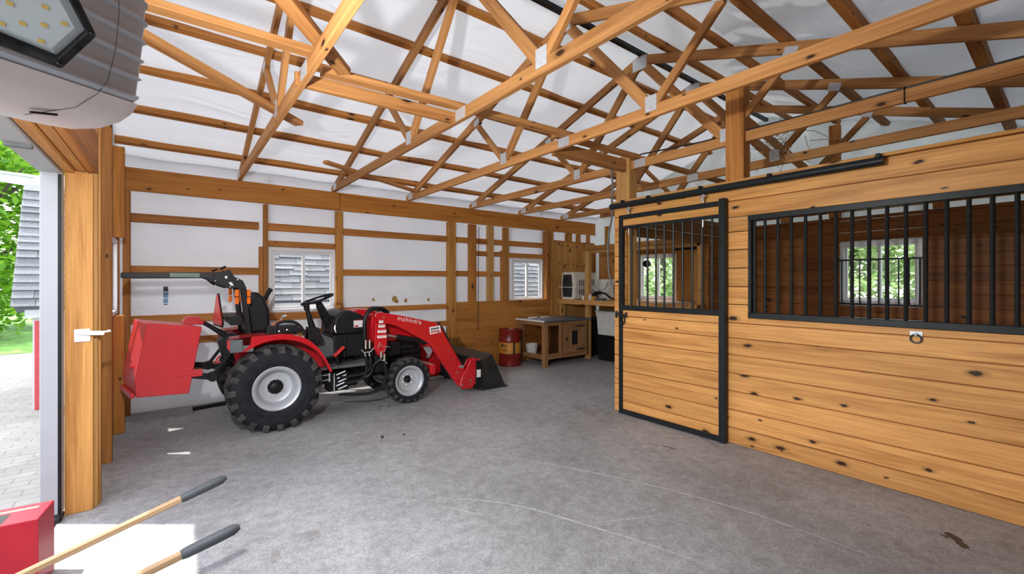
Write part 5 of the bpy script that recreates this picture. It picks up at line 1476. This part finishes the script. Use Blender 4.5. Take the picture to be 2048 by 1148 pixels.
tree((-7.6, 20.5, -.03), 9.0, 3.6, 9000, 'leaf', 'taller bright tree further off at the left picture edge', 2, 'trees outside the doorway', .15)
tree((-2.6, 21.5, -.03), 8.5, 3.2, 9000, 'leaf', 'bright tree behind the shed roof', 3, 'trees outside the doorway', .15)
for k, (x, y) in enumerate(((12.0, 3.4), (12.5, 8.2), (15.5, 5.8), (14.5, 0.8), (17, 10.5))):
    tree((x, y, -.03), 4.6 + .5 * (k % 3), 2.0, 6500, 'leafd', ['leafy green tree framed by the stall back window', 'leafy green tree framed by the window behind the stall door', 'farther tree between the two end wall windows', 'farther tree right of the stall back window', 'farthest tree left behind the end wall window'][k], 10 + k, 'trees behind the end wall', .10)

ov = tree((6.4, -3.0, -.03), 9.0, 3.0, 3200, 'leaf', 'added unseen tree shading the back right part of the barn roof', 31, None, .30, over=(4.9, 0.6, 6.4))  # crown added out of view to darken the back right ceiling
del ov['label']; ov['label'] = 'added unseen tree shading the back right part of the barn roof'
# ================================================================== LIGHT AND CAMERA
W = bpy.data.worlds.new('World'); S.world = W; W.use_nodes = True
nt = W.node_tree
bg = nt.nodes['Background']
sky = nt.nodes.new('ShaderNodeTexSky')
sky.sky_type = 'NISHITA'; sky.sun_disc = False
sky.sun_elevation = math.radians(62); sky.sun_rotation = math.radians(40); sky.air_density = 1.0; sky.dust_density = 2.2; sky.ozone_density = 1.0
hs = nt.nodes.new('ShaderNodeHueSaturation'); hs.inputs['Saturation'].default_value = 0.45
nt.links.new(sky.outputs[0], hs.inputs['Color']); nt.links.new(hs.outputs[0], bg.inputs[0])
bg.inputs[1].default_value = 0.34
sd = bpy.data.lights.new('sun', 'SUN'); sd.energy = 2.4; sd.angle = math.radians(0.6); sd.color = (1.0, .96, .90)
so = bpy.data.objects.new('sun', sd); COL.objects.link(so)
so.rotation_euler = Vector((-.32, .25, .92)).to_track_quat('Z', 'Y').to_euler(); so.location = (-4, 4, 12)

# unseen fill lamp and frame added at the opener's far end to brighten walls
b = MB(); ev = []
for d_, r_ in ((.026, .066), (.042, .066), (.042, .056), (.038, .054)):
    ev += [OP + OA * d_ + OR * (-.085 + r_ * math.cos(PI / 3 * i)) + OU * (.11 + r_ * math.sin(PI / 3 * i)) for i in range(6)]
b.add(ev, [(i + 6 * k, (i + 1) % 6 + 6 * k, (i + 1) % 6 + 6 * (k + 1), i + 6 * (k + 1)) for k in range(3) for i in range(6)] + [tuple(range(18, 24))])
b.build('added_lamp_frame', 'framedark', op)
ld = bpy.data.lights.new('added_fill_lamp', 'AREA'); ld.shape = 'DISK'; ld.size = .12; ld.energy = 36; ld.color = (.97, .98, 1.0)
lo_ = bpy.data.objects.new('added_fill_lamp', ld); COL.objects.link(lo_)
lo_.location = OP + OA * .05 + OR * -.085 + OU * .11
lo_.rotation_euler = Vector((-.78, -.62, .12)).to_track_quat('Z', 'Y').to_euler()

cam = bpy.data.cameras.new('camera'); co = bpy.data.objects.new('camera', cam); COL.objects.link(co)
cam.sensor_width = 36.0; cam.lens = 36.0 * 872.93 / 2048
cam.shift_x = 0; cam.shift_y = -(574 - 564.33) / 2048
yawr = math.radians(52.131)
co.location = (0, 0, 1.45)
co.rotation_euler = (PI / 2, 0, yawr - PI / 2)
cam.clip_start = 0.05; cam.clip_end = 200
S.camera = co
S.view_settings.exposure = 1.70
